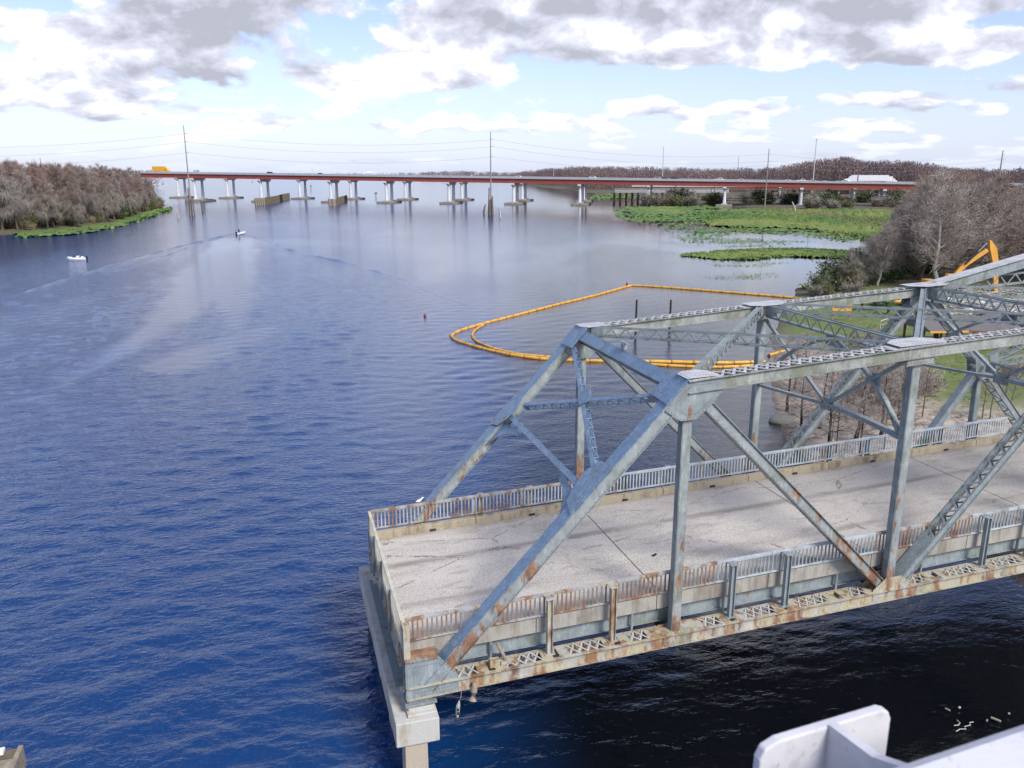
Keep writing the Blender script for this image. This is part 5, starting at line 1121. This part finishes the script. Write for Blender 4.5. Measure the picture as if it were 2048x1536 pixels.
# right bank: dense bare trees
RP_ = [tree('bare_tree', 200+i, 15.5, sp_, 24, (8500, 1.0, wd_, .42), tm, br_, leaf=lf, start=.16, up=up_, n2=6, wav=.25) for i, (tm, sp_, up_, wd_, br_, lf) in enumerate((('twig_grey', .36, .8, .020, 'bark_pale', None), ('twig_grey', .42, .6, .020, 'bark', None), ('twig_brown', .36, .7, .022, 'bark', None), ('twig_red', .40, .8, .024, 'bark', None), ('twig_grey', .34, .9, .020, 'bark', (700, .22, .5, 'leaf_olive'))))]
pl = []; cnt = 0; tries = 0
while cnt < 165 and tries < 20000:
    tries += 1; u = rng.uniform(1745, 2260); Y = rng.uniform(118, 330); p = AT(u, 450, Y); x_, y_ = p.x, p.y
    d = float(sdist(np.array([x_]), np.array([y_]), SHORE_R)[0]); 
    if d < 2 or any((x_-a)**2+(y_-b)**2 < 4.6**2 for a, b in pl): continue
    if Y > 200 and u < 1815: continue
    lim = np.interp(u, [1740, 1780, 1830, 1880, 1930, 2048, 2300], [500, 440, 385, 352, 360, 372, 372]); hh = CAMH-(lim-348+rng.uniform(0, 45))/FPX*Y
    if hh < 5: continue
    pl.append((x_, y_)); cnt += 1; hh = min(hh, 19)
    kd = 3 if 1855 < u < 1940 and Y > 165 and rng.random() < .75 else rng.choice((0, 1, 1, 2, 4))
    plant(RP_[kd], (x_, y_, ground(x_, y_, SHORE_R)-.2), rng.uniform(0, 6.28), (hh/15.5*1.1, hh/15.5*1.1, hh/15.5), 'grey leafless tree, one of the dense thicket on the right bank', 'tree', 'trees of the right bank thicket')
# a looser line of trees running out on the point
for u, v, tv, kd in ((1722, 585, 490, 0), (1700, 590, 520, 4), (1760, 580, 470, 4), (1745, 572, 482, 0), (1790, 572, 450, 1), (1815, 566, 430, 4), (1770, 560, 462, 0), (1840, 560, 400, 1), (1865, 555, 395, 0), (1800, 545, 425, 4), (1700, 575, 505, 0)):
    b = G(u, v); hh = AT(u, tv, b.y).z; plant(RP_[kd], (b.x, b.y, .4), rng.uniform(0, 6.28), (hh/15.5*1.15, hh/15.5*1.15, hh/15.5), 'pale open branched tree on the point, '+PLACE(u, (1700, 1700, 1722, 1745, 1760, 1770, 1790, 1800, 1815, 1840, 1865), v), 'tree', 'trees on the point')
for u, v, s_, kd in ((1640, 594, .62, 'dark'), (1665, 586, .95, 'dark'), (1685, 590, .9, 'olive'), (1652, 600, .5, 'olive'), (1710, 584, 1.0, 'dark'), (1690, 572, .8, 'dark'), (1735, 580, .85, 'olive'), (1760, 578, .9, 'dark'), (1785, 572, .8, 'dark'), (1630, 601, .42, 'grey'), (1820, 566, .9, 'olive'), (1850, 560, .8, 'dark'), (1720, 566, .7, 'grey'), (1700, 600, .5, 'grey')):
    b = G(u, v); plant(SH[kd], (b.x, b.y, .3), rng.uniform(0, 6.28), s_, f'{dict(dark="dark green", olive="olive green", grey="grey twiggy")[kd]} bush in the clump on the point, '+PLACE(u, (1630, 1640, 1652, 1665, 1685, 1690, 1700, 1710, 1720, 1735, 1760, 1785, 1820, 1850), v), 'bush', 'bushes of the clump on the point')
# scrub between marsh and highway
for i in range(64):
    u = rng.uniform(1300, 1900); v = rng.uniform(404, 414) if u < 1540 else rng.uniform(401, 421); 
    if u < 1470 and rng.random() < .25: continue
    b = G(u, v); s_ = rng.uniform(.8, 1.7); plant(SH[rng.choice(('grey', 'grey', 'olive', 'dark', 'grey'))], (b.x, b.y, .2), rng.uniform(0, 6.28), (s_*1.5, s_*1.5, s_), 'grey green scrub bush, one of the belt between marsh and highway', 'bush', 'scrub between marsh and highway')
# far woods as masses
def wood(name, rows, label, dens=1.0, mats_=None, w=.13):
    """rows: (u0, v0, u1, v1, depth rows, height function of u)"""
    rn = np.random.RandomState(len(rows)+abs(int(rows[0][0]))); Vs = []; Fs = []; n0 = 0
    for (u0, u1, ys, hf, num) in rows:
        for i in range(num):
            u = rn.uniform(u0, u1); Y = ys(u)*(1+rn.uniform(0, .22)); p = AT(u, 400, Y); h = hf(u, Y)*rn.uniform(.82, 1.03); r = h*rn.uniform(.2, .3); m_ = int(230*dens)
            a = rn.normal(0, .5, (m_, 3)); a[:, 2] = rn.beta(2.2, 1.5, m_); rad = np.sin(np.clip(a[:, 2]*1.05, 0, 1)*math.pi)**.6+.25
            c = np.stack([p.x+a[:, 0]*r*1.6*rad, p.y+a[:, 1]*r*1.6*rad, a[:, 2]*h], 1); d = rn.normal(0, .5, (m_, 3))+np.array([0, 0, .9]); d /= np.linalg.norm(d, axis=1)[:, None]; s_ = np.cross(d, rn.normal(0, 1, (m_, 3))); s_ /= np.linalg.norm(s_, axis=1)[:, None]
            L = h*.075*rn.uniform(.5, 1.3, m_)[:, None]; W_ = L*w; V = np.stack([c-s_*W_-d*L*.5, c+s_*W_-d*L*.5, c+d*L*.5], 1).reshape(-1, 3)
            tr = np.array([[p.x-.25, p.y, 0], [p.x+.25, p.y, 0], [p.x, p.y, h*.9]]); V = np.concatenate([V, tr]); V[:, 2] = np.maximum(V[:, 2], .1); F = np.arange(len(V)).reshape(-1, 3)+n0; Vs.append(V); Fs.append(F); n0 += len(V)
    o = np_obj(name, np.concatenate(Vs), np.concatenate(Fs), mats_ or M['far_twig']); return tag(o, label, kind='stuff')
hcap = lambda tab: (lambda u, Y: max(6, CAMH+(348-np.interp(u, [t[0] for t in tab], [t[1] for t in tab]))/FPX*Y))
wood('far_wood', [(1150, 1960, lambda u: np.interp(u, [1150, 1300, 1500, 1700, 1960], [900, 820, 760, 680, 640]), hcap([(1150, 333), (1300, 334), (1420, 337), (1520, 336), (1590, 327), (1640, 319), (1680, 316), (1720, 321), (1800, 322), (1850, 328), (1900, 336), (1960, 336)]), 900)], 'far brown leafless wood rising behind the highway bridge', 1.0)
wood('far_wood', [(1035, 1180, lambda u: np.interp(u, [1035, 1180], [1350, 1000]), hcap([(1035, 344), (1080, 338), (1140, 334), (1180, 335)]), 200), (1880, 2400, lambda u: 520, hcap([(1880, 336), (1950, 340), (2048, 336), (2400, 336)]), 340)], 'lower far wood at the two ends of the brown ridge', 1.0)
wood('far_treeline', [(-300, 320, lambda u: 900, hcap([(-300, 335), (320, 340)]), 120), (820, 1100, lambda u: 2300, hcap([(820, 345), (860, 343), (930, 341), (1000, 344), (1100, 344)]), 260), (-600, 900, lambda u: 4300, lambda u, Y: CAMH+3/FPX*Y, 520), (1000, 2600, lambda u: 4300, lambda u, Y: CAMH+4/FPX*Y, 420)], 'thin treeline along the far shore of the lake', .25, w=.5)
MB().box(-9000, 9000, 4200, 9000, -1, 6).build('far_shore', M['land'])['kind'] = 'structure'
p = AT(740, 349, 3600); R = tag(empty('tall_building', (p.x, p.y, 0)), 'pale flat topped building on the far shore', 'building'); MB().box(-26, 18, 0, 14, 0, 24).box(-14, 8, 0, 12, 24, 29).build('wall', M['white'], R)
for i in range(6):
    for j in range(3): MB().box(-22+i*6.5, -18.5+i*6.5, -.1, .02, 6+j*6, 9+j*6).build('window', M['glass'], R)
p = AT(803, 349, 3600); R = tag(empty('small_building', (p.x, p.y, 0)), 'small pale building right of the tall one on the far shore', 'building'); MB().box(-12, 12, 0, 12, 0, 21).build('wall', M['hwy_conc'], R); MB().box(-13, 13, -1, 13, 21, 22).build('roof', M['roof'], R)
for i in range(3): MB().box(-9+i*7, -6+i*7, -.1, .02, 12, 16).build('window', M['glass'], R)

# young cypresses on the beach behind the span
YC = [tree('young_cypress', 300+i, 5.0, .40, 22, (3200, .32, .0075, .4), 'twig_grey', 'bark_dark', start=.24, up=.35, n2=6, flare=1.35, droop=.05, lk=.42) for i in range(4)]
YT = [tree('slender_sapling', 320+i, 6.0, .20, 18, (700, .35, .007, .3), 'twig_grey', 'bark', start=.2, up=.6, n2=4, flare=.42, lk=.5) for i in range(3)]
spots = [(1575, 812, 4.6), (1602, 862, 4.2), (1658, 893, 4.6), (1712, 880, 5.4), (1762, 876, 5.0), (1690, 838, 4.2), (1640, 850, 4.8), (1745, 815, 4.6), (1590, 770, 4.0), (1660, 790, 4.2), (1705, 770, 4.0), (1720, 905, 3.8), (1795, 850, 4.5), (1610, 740, 3.6)]
for i, (u, v, h) in enumerate(spots):
    b = G(u, v, .5); plant(YC[i % 4], (b.x, b.y, ground(b.x, b.y, SHORE_R)), rng.uniform(0, 6.28), h/5.0, 'small dark trunked leafless cypress on the beach behind the span, '+PLACE(u, tuple(sorted(q_[0] for q_ in spots)), v), 'tree', 'young cypresses on the beach')
for i in range(18):
    u, v = rng.uniform(1640, 2100), rng.uniform(760, 900); b = G(u, v, .5); plant(YT[i % 3], (b.x, b.y, ground(b.x, b.y, SHORE_R)), rng.uniform(0, 6.28), rng.uniform(.6, 1.15), 'thin leafless sapling, one of those scattered between beach and lawn', 'sapling', 'saplings between beach and lawn')
BS = [shrub('bare_bush', 30+i, 2.2, 'reed' if i else 'leaf_olive', 260, .08, 'twig_grey', 2200, .7) for i in range(2)]
for i in range(26):
    u = rng.uniform(1700, 2120); v = rng.uniform(655, 840); 
    if 1770 < u < 2000 and 690 < v < 780: continue
    b = G(u, v, .5); plant(BS[i % 2], (b.x, b.y, ground(b.x, b.y, SHORE_R)), rng.uniform(0, 6.28), rng.uniform(.55, 1.2), 'tangled bare bush, one of those between the beach and the lawn', 'bush', 'bare bushes behind the beach')
for i, (u, v, s_, l) in enumerate(((1563, 838, .75, 'grey boulder at the water edge of the beach'), (1598, 828, .4, 'small stone just behind the large boulder on the beach'), (1630, 905, .35, 'low stone on the beach under the first cypresses'))):
    b = G(u, v, .2); me = MB(); rr = random.Random(i); rings = []
    for z_, r in ((-.3, .8), (0, 1), (.35, .85), (.6, .5), (.68, .15)): rings.append([(math.cos(a)*r*rr.uniform(.85, 1.12)*1.2, math.sin(a)*r*rr.uniform(.85, 1.1), z_) for a in [k_*math.pi/6 for k_ in range(12)]])
    o = me.loft(rings).build('boulder', M['rock'], smooth=True); o.location = (b.x, b.y, .05); o.scale = (s_,)*3; tag(o, l, 'boulder')
# driftwood and litter washed up, near
def debris(name, label, poly, n, m, L=(.3, 1.4), r=.02, seed=1):
    rr = random.Random(seed); q = MB(); P_ = poly; xs = [p[0] for p in P_]; ys = [p[1] for p in P_]; k_ = 0
    while k_ < n:
        x_, y_ = rr.uniform(min(xs), max(xs)), rr.uniform(min(ys), max(ys))
        if float(sdist(np.array([x_]), np.array([y_]), P_)[0]) < 0: continue
        z_ = ground(x_, y_, SHORE_R)+.04; a = rr.uniform(0, 6.28); l = rr.uniform(*L); q.tube([(x_, y_, z_), (x_+math.cos(a)*l*.5, y_+math.sin(a)*l*.5, z_+rr.uniform(.0, .15)), (x_+math.cos(a+.3)*l, y_+math.sin(a+.3)*l, z_)], [r*rr.uniform(.6, 1.6), r, r*.3], 3, cap=False); k_ += 1
    return tag(q.build(name, m), label, kind='stuff')
debris('driftwood_litter', 'dark twigs and driftwood strewn over the pale beach', gp([(1560, 830), (1620, 740), (1700, 660), (1900, 700), (2000, 880), (1640, 920), (1580, 890)]), 320, M['bark_dark'], (.2, .7), seed=2)
debris('driftwood_litter', 'pale broken branches strewn over the beach', gp([(1580, 830), (1620, 740), (1700, 660), (1900, 700), (2000, 880), (1640, 920)]), 420, M['bark_pale'], (.2, .7), seed=3, r=.015)

# tufts standing up out of the marsh mats
def tufts(name, poly, n, h, label, m, seed=0, patch=.05, thr=0.0):
    rn = np.random.RandomState(seed); P_ = np.array(poly); x = rn.uniform(P_[:,0].min(), P_[:,0].max(), n*5); y = rn.uniform(P_[:,1].min(), P_[:,1].max(), n*5); d = sdist(x, y, poly)
    k_ = (d > .5) & (rn.rand(len(x)) < np.clip(.5+wob(x, y, patch, seed)*1.2-thr, 0, 1)); x, y = x[k_][:n], y[k_][:n]; m_ = len(x); a = rn.uniform(0, 6.28, m_); w = h*rn.uniform(.25, .7, m_); hh = h*rn.uniform(.4, 1.3, m_)
    V = np.stack([np.stack([x-np.cos(a)*w, y-np.sin(a)*w, np.full(m_, .05)], 1), np.stack([x+np.cos(a)*w, y+np.sin(a)*w, np.full(m_, .05)], 1), np.stack([x+rn.normal(0, .3, m_)*h, y+rn.normal(0, .3, m_)*h, .2+hh], 1)], 1).reshape(-1, 3)
    return tag(np_obj(name, V, np.arange(m_*3).reshape(-1, 3), m), label, kind='stuff')
tufts('marsh_tufts', MARSH, 22000, .9, 'yellow green tufts over the marsh', M['pad'], 31)
tufts('marsh_tufts', gp([(1500, 424), (1560, 419), (1840, 424), (1850, 445), (1830, 478), (1700, 452), (1600, 430)]), 9000, 1.0, 'straw coloured tufts at the back of the marsh', M['reed'], 32, thr=.25)
tufts('marsh_tufts', gp([(1352, 512), (1400, 505), (1500, 500), (1600, 498), (1690, 503), (1740, 507), (1740, 517), (1640, 517), (1560, 516), (1500, 520), (1440, 521)]), 9000, .38, 'leaf tufts over the green islet', M['pad'], 33, patch=.2)
tufts('bank_grass', gp([(1700, 740), (1780, 640), (2100, 640), (2200, 760), (2100, 850), (1850, 820)]), 26000, .12, 'short grass of the lawn behind the beach', M['pad'], 34, patch=.3)
tufts('bank_grass', gp([(1620, 700), (1700, 640), (2100, 790), (2150, 870), (1850, 860), (1700, 800)]), 5000, .35, 'dry grass between beach and lawn', M['reed'], 35, patch=.3, thr=.15)

# ------------------------------------------------------------------ things on the right bank
# excavator: tracks and body down in the brush, boom and stick rising over the trees
ex = G(1884, 592, .6); R = tag(empty('excavator', ex, 0), 'yellow excavator with its long bent arm rising behind the truss', 'excavator')
for t in (-1.3, 1.3): MB().prism([(-2.2, .35), (-1.9, 0), (1.9, 0), (2.2, .35), (2.2, .6), (1.9, .95), (-1.9, .95), (-2.2, .6)], t-.3, t+.3, 'y').build('track', M['black'], R, bevel=.05)
MB().box(-2.3, 1.2, -1.35, 1.35, 1.05, 2.1).box(-2.6, -1.2, -1.3, 1.3, 1.2, 2.3).build('machine_body', M['yellow'], R, bevel=.1)
MB().box(-.2, 1.5, -1.35, -.35, 2.1, 3.2).build('cab', M['yellow'], R, bevel=.08); MB().box(-.05, 1.52, -1.37, -.33, 2.35, 3.0).build('cab_window', M['glass'], R)
top = AT(1984, 497, ex.y+.3)-ex; tip = AT(1991, 592, ex.y+.3)-ex; elb = AT(1974, 500, ex.y+.3)-ex; mid = AT(1925, 533, ex.y+.3)-ex; head = AT(1980, 481, ex.y+.3)-ex
q = MB().bar((.9, .3, 1.9), mid, .5, .62).bar(mid, elb, .45, .55); q.build('boom_arm', M['yellow'], R, bevel=.05)
q = MB().loft([[(p.x+dx, p.y+dy, p.z) for dx, dy in ((-w, -.22), (w, -.22), (w, .22), (-w, .22))] for p, w in ((head, .15), (top+Vector((.12,0,0)), .50), (AT(1990, 525, ex.y+.3)-ex, .42), (tip, .24))]).build('stick_arm', M['yellow'], R, bevel=.04)
cyl0, cyl1 = AT(1931, 528, ex.y)-ex, AT(1974, 486, ex.y)-ex; m1 = cyl0.lerp(cyl1, .6)
MB().tube([cyl0, m1], .16, 8).build('hydraulic_cylinder', M['navy'], R); MB().tube([m1, cyl1], .09, 8).build('cylinder_rod', M['chrome'], R)
MB().prism([(-.3, 0), (.5, .1), (.9, -.5), (.5, -1.1), (-.2, -.9)], -.5, .5, 'y').build('bucket', M['yellow'], R, bevel=.03).location = tip
for i, (u, v, w, rz, l) in enumerate(((1930, 655, 6.5, -.15, 'grey roofed picnic shelter, the left one of the pair behind the truss'), (2015, 650, 6.5, -.15, 'grey roofed picnic shelter, the right one of the pair behind the truss'), (1858, 655, 5.0, .1, 'low shelter with a pale yellow roof edge by the left picnic shelter'))):
    b = G(u, v+42, .8); b.z = .9; R = tag(empty('picnic_shelter', b, rz), l, 'shelter'); q = MB()
    hw, hd_ = w/2*.82, 3.0
    for px_, py_ in ((-hw+.3, -1.6), (0, -1.6), (hw-.3, -1.6), (-hw+.3, 1.6), (hw-.3, 1.6)): MB().box(px_-.09, px_+.09, py_-.09, py_+.09, 0, 2.2).build('shelter_post', M['brown'], R)
    MB().prism([(-hd_, 2.10), (hd_, 2.10), (hd_, 2.2), (0, 3.15), (-hd_, 2.2)], -hw, hw, 'x').build('roof', M['roof'], R); MB().box(-hw-.02, hw+.02, -hd_-.06, -hd_, 2.02, 2.2).build('fascia_board', M['yellow'] if i == 2 else M['brown'], R)
    MB().box(-.9, .9, -.35, .35, .7, .76).box(-.9, .9, -.8, -.55, .42, .46).box(-.9, .9, .55, .8, .42, .46).box(-.6, -.5, -.6, .6, 0, .7).box(.5, .6, -.6, .6, 0, .7).build('picnic_table', M['brown'], R)
for i, (u, v, l) in enumerate(((2035, 700, 'brown picnic table on the lawn at the right edge'), (1822, 738, 'small pale bench alone on the lawn'))):
    b = G(u, v, .9); R = tag(empty('picnic_table', b, .3), l, 'table'); m_ = M['brown'] if i == 0 else M['timber_pale']; s_ = 1.0 if i == 0 else .45
    for nm, bx in (('table_top', (-.95, .95, -.38, .38, .70, .75)), ('seat', (-.95, .95, -.85, -.6, .42, .46)), ('seat', (-.95, .95, .6, .85, .42, .46))): MB().box(*bx).build(nm, m_, R)
    for x_ in (-.6, .6): MB().bar((x_, -.7, 0), (x_, .3, .7), .08, .05, side=(1,0,0)).bar((x_, .7, 0), (x_, -.3, .7), .08, .05, side=(1,0,0)).build('leg', m_, R)
    R.scale = (s_,)*3
def heap(name, label, cat, u, v, w, h, m, parts=6, seed=1, z=.8):
    b = G(u, v, z); R = tag(empty(name, b), label, cat); rr = random.Random(seed)
    for i in range(parts):
        cx, cz = rr.uniform(-w*.35, w*.35), rr.uniform(.1, h*.55); r_ = w*.22*rr.uniform(.8, 1.3)
        MB().tube([(cx+r_*math.cos(a), rr.uniform(-.3,.3)*w*.3+r_*.3*math.sin(a*2), cz+h*.3+h*.28*math.sin(a)) for a in [k_*math.pi/6 for k_ in range(13)]], h*.13, 7).build('boom_coil', m, R, smooth=True)
    return R
heap('coiled_boom', 'bright yellow coils of boom piled on a dark trailer behind the truss', 'boom coil', 1795, 606, 3.6, 1.5, M['orange'], 9, 3, 2.0)
b = G(1795, 616, .8); R = tag(empty('trailer', b), 'dark low trailer under the pile of yellow coils', 'trailer'); MB().box(-3.2, 2.6, -1, 1, .6, 1.0).build('trailer_bed', M['navy'], R, bevel=.04)
for x_ in (-1.5, 1.2):
    for y_ in (-1, 1): wheel(R, x_, y_, .4, .25)
b = G(1795, 688, .9); R = tag(empty('upturned_canoe', b, .1), 'upturned orange canoe on the grass', 'canoe'); MB().loft([[(x_, w_*math.cos(a), h_*math.sin(a)) for a in [k_*math.pi/8 for k_ in range(9)]] for x_, w_, h_ in ((-1.5, .04, .1), (-1.1, .32, .4), (0, .45, .6), (1.1, .32, .4), (1.5, .04, .1))]).build('canoe_hull', M['orange'], R, smooth=True); MB().box(-.9, .9, -.5, .5, 0, .04).build('canoe_rest', M['timber_pale'], R)
# sign with black lettering, half hidden by the chord
b = G(1684, 640, .8); R = tag(empty('warning_sign', b, -.1), 'yellow board with black lettering half hidden behind the top chord', 'sign'); Yb = b.y
w0 = AT(1667, 605, Yb)-b; w1 = AT(1704, 605, Yb)-b; z0, z1 = (AT(1684, 622, Yb)-b).z, (AT(1684, 594, Yb)-b).z
MB().box(w0.x, w1.x, -.05, 0, z0, z1).build('sign_board', M['yellow'], R); 
for x_ in (w0.x+.15, w1.x-.15): MB().box(x_-.08, x_+.08, .005, .15, -.5, z1).build('sign_post', M['timber_pale'], R)
def text(body, size, loc, par, m):
    cu = bpy.data.curves.new('sign_lettering', 'FONT'); cu.body = body; cu.size = size; cu.align_x = 'CENTER'; cu.extrude = .01; cu.materials.append(m); oc = link(bpy.data.objects.new('lettering_curve', cu)); bpy.context.view_layer.update(); me = bpy.data.meshes.new_from_object(oc.evaluated_get(bpy.context.evaluated_depsgraph_get())); bpy.data.objects.remove(oc); o = link(bpy.data.objects.new('sign_lettering', me), par); o.location = loc; o.rotation_euler = (math.pi/2, 0, 0); return o
hz_ = z1-z0; cxm = (w0.x+w1.x)/2
text('CE', hz_*.34, (cxm+.5, -.065, z1-hz_*.36), R, M['black']); text('BORAILI', hz_*.30, (cxm, -.065, z0+hz_*.22), R, M['black'])
# palms and railing of the boat ramp
def palm(u, v, h, l, seed):
    b = G(u, v, .8); R = tag(empty('cabbage_palm', b), l, 'palm'); rr = random.Random(seed); MB().tube([(0,0,-.2), (.05, 0, h*.55), (0, .05, h)], [.2, .16, .15], 8).build('trunk', M['bark'], R); q = MB()
    for i in range(22):
        a = i*2.4; el = rr.uniform(-.3, 1.1); L = rr.uniform(.9, 1.4); d = Vector((math.cos(a)*math.cos(el), math.sin(a)*math.cos(el), math.sin(el))); s_ = d.cross(Vector((0,0,1))).normalized(); st = Vector((0,0,h)); e_ = st+d*L*.5
        q.bar(st, e_, .03, .03, side=s_)
        for j in range(9):
            g_ = (j-4)/4; t_ = e_+d*L*.6*(1-abs(g_)*.3)+s_*g_*L*.55+Vector((0,0,-.28*L*abs(g_)-.05)); q.add([e_-s_*.05+s_*g_*.06, e_+s_*.05+s_*g_*.06, t_], [(0,1,2)])
    q.build('palm_fronds', M['palm'], R)
palm(1722, 622, 1.6, 'small palm beside the yellow sign', 1); palm(1752, 626, 1.5, 'small palm between the sign and the yellow coils', 2); palm(1700, 700, .9, 'low palm clump under the top strut', 3); palm(1775, 634, 1.2, 'low palm just left of the yellow coils', 4)
R = tag(empty('ramp_handrail', G(1760, 660, 1.0)), 'thin white handrail running across the grass', 'handrail'); A = Vector((0,0,0)); 
pts = [G(1760, 662, 1.0), G(1800, 648, 1.0), G(1850, 645, 1.0), G(1910, 660, 1.0)]
for a, c in zip(pts[:-1], pts[1:]):
    a2, c2 = a-pts[0]+Vector((0,0,0)), c-pts[0]; MB().tube([a2+Vector((0,0,1)), c2+Vector((0,0,1))], .03, 5).tube([a2+Vector((0,0,.5)), c2+Vector((0,0,.5))], .02, 5).build('handrail_bar', M['white'], R); MB().tube([a2, a2+Vector((0,0,1))], .03, 5).build('handrail_post', M['white'], R)
b = G(1990, 622, .8); debris('rubble_heap', 'grey rubble and broken boards heaped around the excavator bucket', gp([(1850, 640), (1880, 600), (2100, 585), (2150, 640), (2000, 650)]), 500, M['bark_pale'], (.8, 3.0), .09, 7)
rr = random.Random(8)
for i in range(26):
    u, v = rr.uniform(1890, 2100), rr.uniform(598, 632); b = G(u, v, 1.0); s_ = rr.uniform(.3, .9); me = MB(); me.loft([[(math.cos(a)*r*rr.uniform(.7, 1.2), math.sin(a)*r*rr.uniform(.7, 1.2), z_) for a in [k_*math.pi/3 for k_ in range(6)]] for z_, r in ((-.2, .9), (.3, 1), (.65, .4))])
    o = me.build('concrete_rubble', M['pier']); o.location = b; o.scale = (s_,)*3; tag(o, 'broken pale concrete chunk, one of the rubble around the excavator', 'rubble', 'rubble around the excavator')

# litter on the near shore at the lower right
LT = [(1895, 1418, .32, .10, 2.2), (1919, 1414, .16, .12, .3), (1992, 1438, .55, .16, -.7), (1974, 1440, .2, .1, .8), (2018, 1426, .14, .12, 0)]
for i, (u, v, l_, w_, a) in enumerate(LT):
    b = G(u, v, .12); l_ *= .55; w_ *= .5; o = MB().prism([(-l_/2, -w_/2), (l_*.4, -w_/2), (l_/2, w_*.2), (l_*.3, w_/2), (-l_/2, w_*.4)], 0, .05).build('washed_up_board', M['timber_pale'] if i != 1 else M['pier'], None, bevel=.01); o.location = (b.x, b.y, .08); o.rotation_euler = (0, .05, a)
    tag(o, ['pale board floating farthest left in the lower right shallows', 'small white lump beside the leftmost floating board', 'longest pale board at the lower right shore', 'short pale scrap left of the longest board', 'small white scrap at the right edge shore'][i], 'litter')
for i, pts in enumerate(([(1914, 1440), (1920, 1446), (1917, 1450), (1908, 1451)], [(1912, 1463), (1920, 1458), (1932, 1458), (1929, 1453), (1941, 1450), (1939, 1445), (1947, 1444)])):
    P_ = [G(u, v, .1) for u, v in pts]; o = MB().tube(P_, .014, 5).build('pale_rope', M['pier']); tag(o, ['short curl of pale rope in the lower right shallows', 'long crooked pale rope along the lower right shore'][i], 'rope')

# timber topped fender of the near channel, at the lower left corner
c0 = G(34, 1490, 2.2); R = tag(empty('channel_dolphin', (c0.x, c0.y, 0), YAW), 'corner of a concrete dolphin with a planked timber top, bottom left', 'dolphin')
MB().box(-3.0, 0, -4.0, -.10, -1.5, 1.95).build('concrete_block', M['pier'], R, bevel=.03)
for i in range(7): MB().box(-3.02+i*0, .03, -.42-i*.42, -.06-i*.42, 1.96, 2.15).build('plank', M['timber_pale'] if i % 2 else M['timber'], R, bevel=.01)
MB().box(.032, .16, -4.0, -.02, 1.55, 2.2).build('edge_beam', M['timber_pale'], R, bevel=.02); MB().box(-3.0, -.3, -.28, -.2, 2.152, 2.2).box(-.42, -.24, -.34, -.14, 2.2, 2.3).build('white_strip', M['white'], R)

# ------------------------------------------------------------------ railing of the bridge the picture is taken from
ux, uy = Vector((cY, sY, 0)), Vector((-sY, cY, 0))
RL = tag(empty('bridge_railing', (0, 0, CAMH), 0.0), 'white painted steel railing close to the camera at the lower right', 'railing')
def fr(a, b, z): return ux*a+uy*b+Vector((0,0,z))
r1 = Vector((.613, 1.212, 0)); r2 = Vector((.975, 1.354, 0)); rdir = (r2-r1).normalized(); rn_ = Vector((-rdir.y, rdir.x, 0)); HR = .60
e1 = r1*HR
def rail_poly(pr, nm, a0, a1, m, bev=.01):
    V = []; n = len(pr)
    for a in (a0, a1):
        for (b_, z_) in pr: V.append(e1+rdir*a+rn_*b_+Vector((0,0,z_)))
    return MB().add(V, [tuple(range(n))[::-1], tuple(range(n, 2*n))]+[(i, (i+1)%n, n+(i+1)%n, n+i) for i in range(n)]).build(nm, m, RL, bevel=bev)
rail_poly([(0, -HR-.012), (0, -HR-.03), (-.02, -HR-.05), (-.26, -HR-.05), (-.28, -HR-.03), (-.28, -HR-.012), (-.262, -HR), (-.018, -HR)], 'top_rail', -2.5, 3.5, M['parapet'], 0)
rail_poly([(-.1, -HR-.5), (-.1, -HR-.44), (-.2, -HR-.44), (-.2, -HR-.5)], 'lower_rail', -2.5, 3.5, M['parapet'])
f0 = Vector((.342, .965, 0)); f1 = Vector((.552, 1.034, 0)); fd = (f1-f0).normalized(); fn = Vector((-fd.y, fd.x, 0)); W_ = (f1-f0).length; zt = -.75; r_ = .018
prof = [(0, zt-.9), (W_, zt-.9), (W_, zt-r_), (W_-r_*.3, zt-r_*.3), (W_-r_, zt), (r_*1.6, zt-.010), (r_*.4, zt-.010-r_*.5), (0, zt-.010-r_*1.4)]
V = []
for th_ in (0, .016):
    for a, z_ in prof: V.append(f0+fd*a+fn*th_+Vector((0,0,z_)))
n = len(prof); MB().add(V, [tuple(range(n))[::-1], tuple(range(n, 2*n))]+[(i, (i+1)%n, n+(i+1)%n, n+i) for i in range(n)]).build('post_flange', M['parapet'], RL, bevel=.003)
mid = f0+fd*W_*.53; depth = (mid-e1).dot(rn_)
prof = [(0, zt-.9), (0, zt-.002), (-depth*.35, zt+.004), (-depth*.62, zt+.03), (-depth*.85, zt+.08), (-depth*1.0, -HR-.055), (-depth*1.5, -HR-.055), (-depth*1.5, zt-.9)]
V = []
for th_ in (-.007, .007):
    for b_, z_ in prof: V.append(mid+rn_*b_+rdir*th_+Vector((0,0,z_)))
n = len(prof); MB().add(V, [tuple(range(n))[::-1], tuple(range(n, 2*n))]+[(i, (i+1)%n, n+(i+1)%n, n+i) for i in range(n)]).build('post_web', M['parapet'], RL)
for i in range(3):
    for f_ in (.22, .80):
        c_0 = f0+fd*W_*f_+Vector((0,0,zt-.07-i*.11)); V = MB().tube([c_0+fn*-.002, c_0-fn*.012], .011, 6).build('bolt_head', M['galv'], RL)
for a_ in (-.55, -.1, .35, .8):
    p_ = e1+rdir*a_+rn_*-.14+Vector((0,0,-HR)); MB().tube([p_-Vector((0,0,.004)), p_+Vector((0,0,.008))], .013, 6).build('bolt_head', M['galv'], RL)
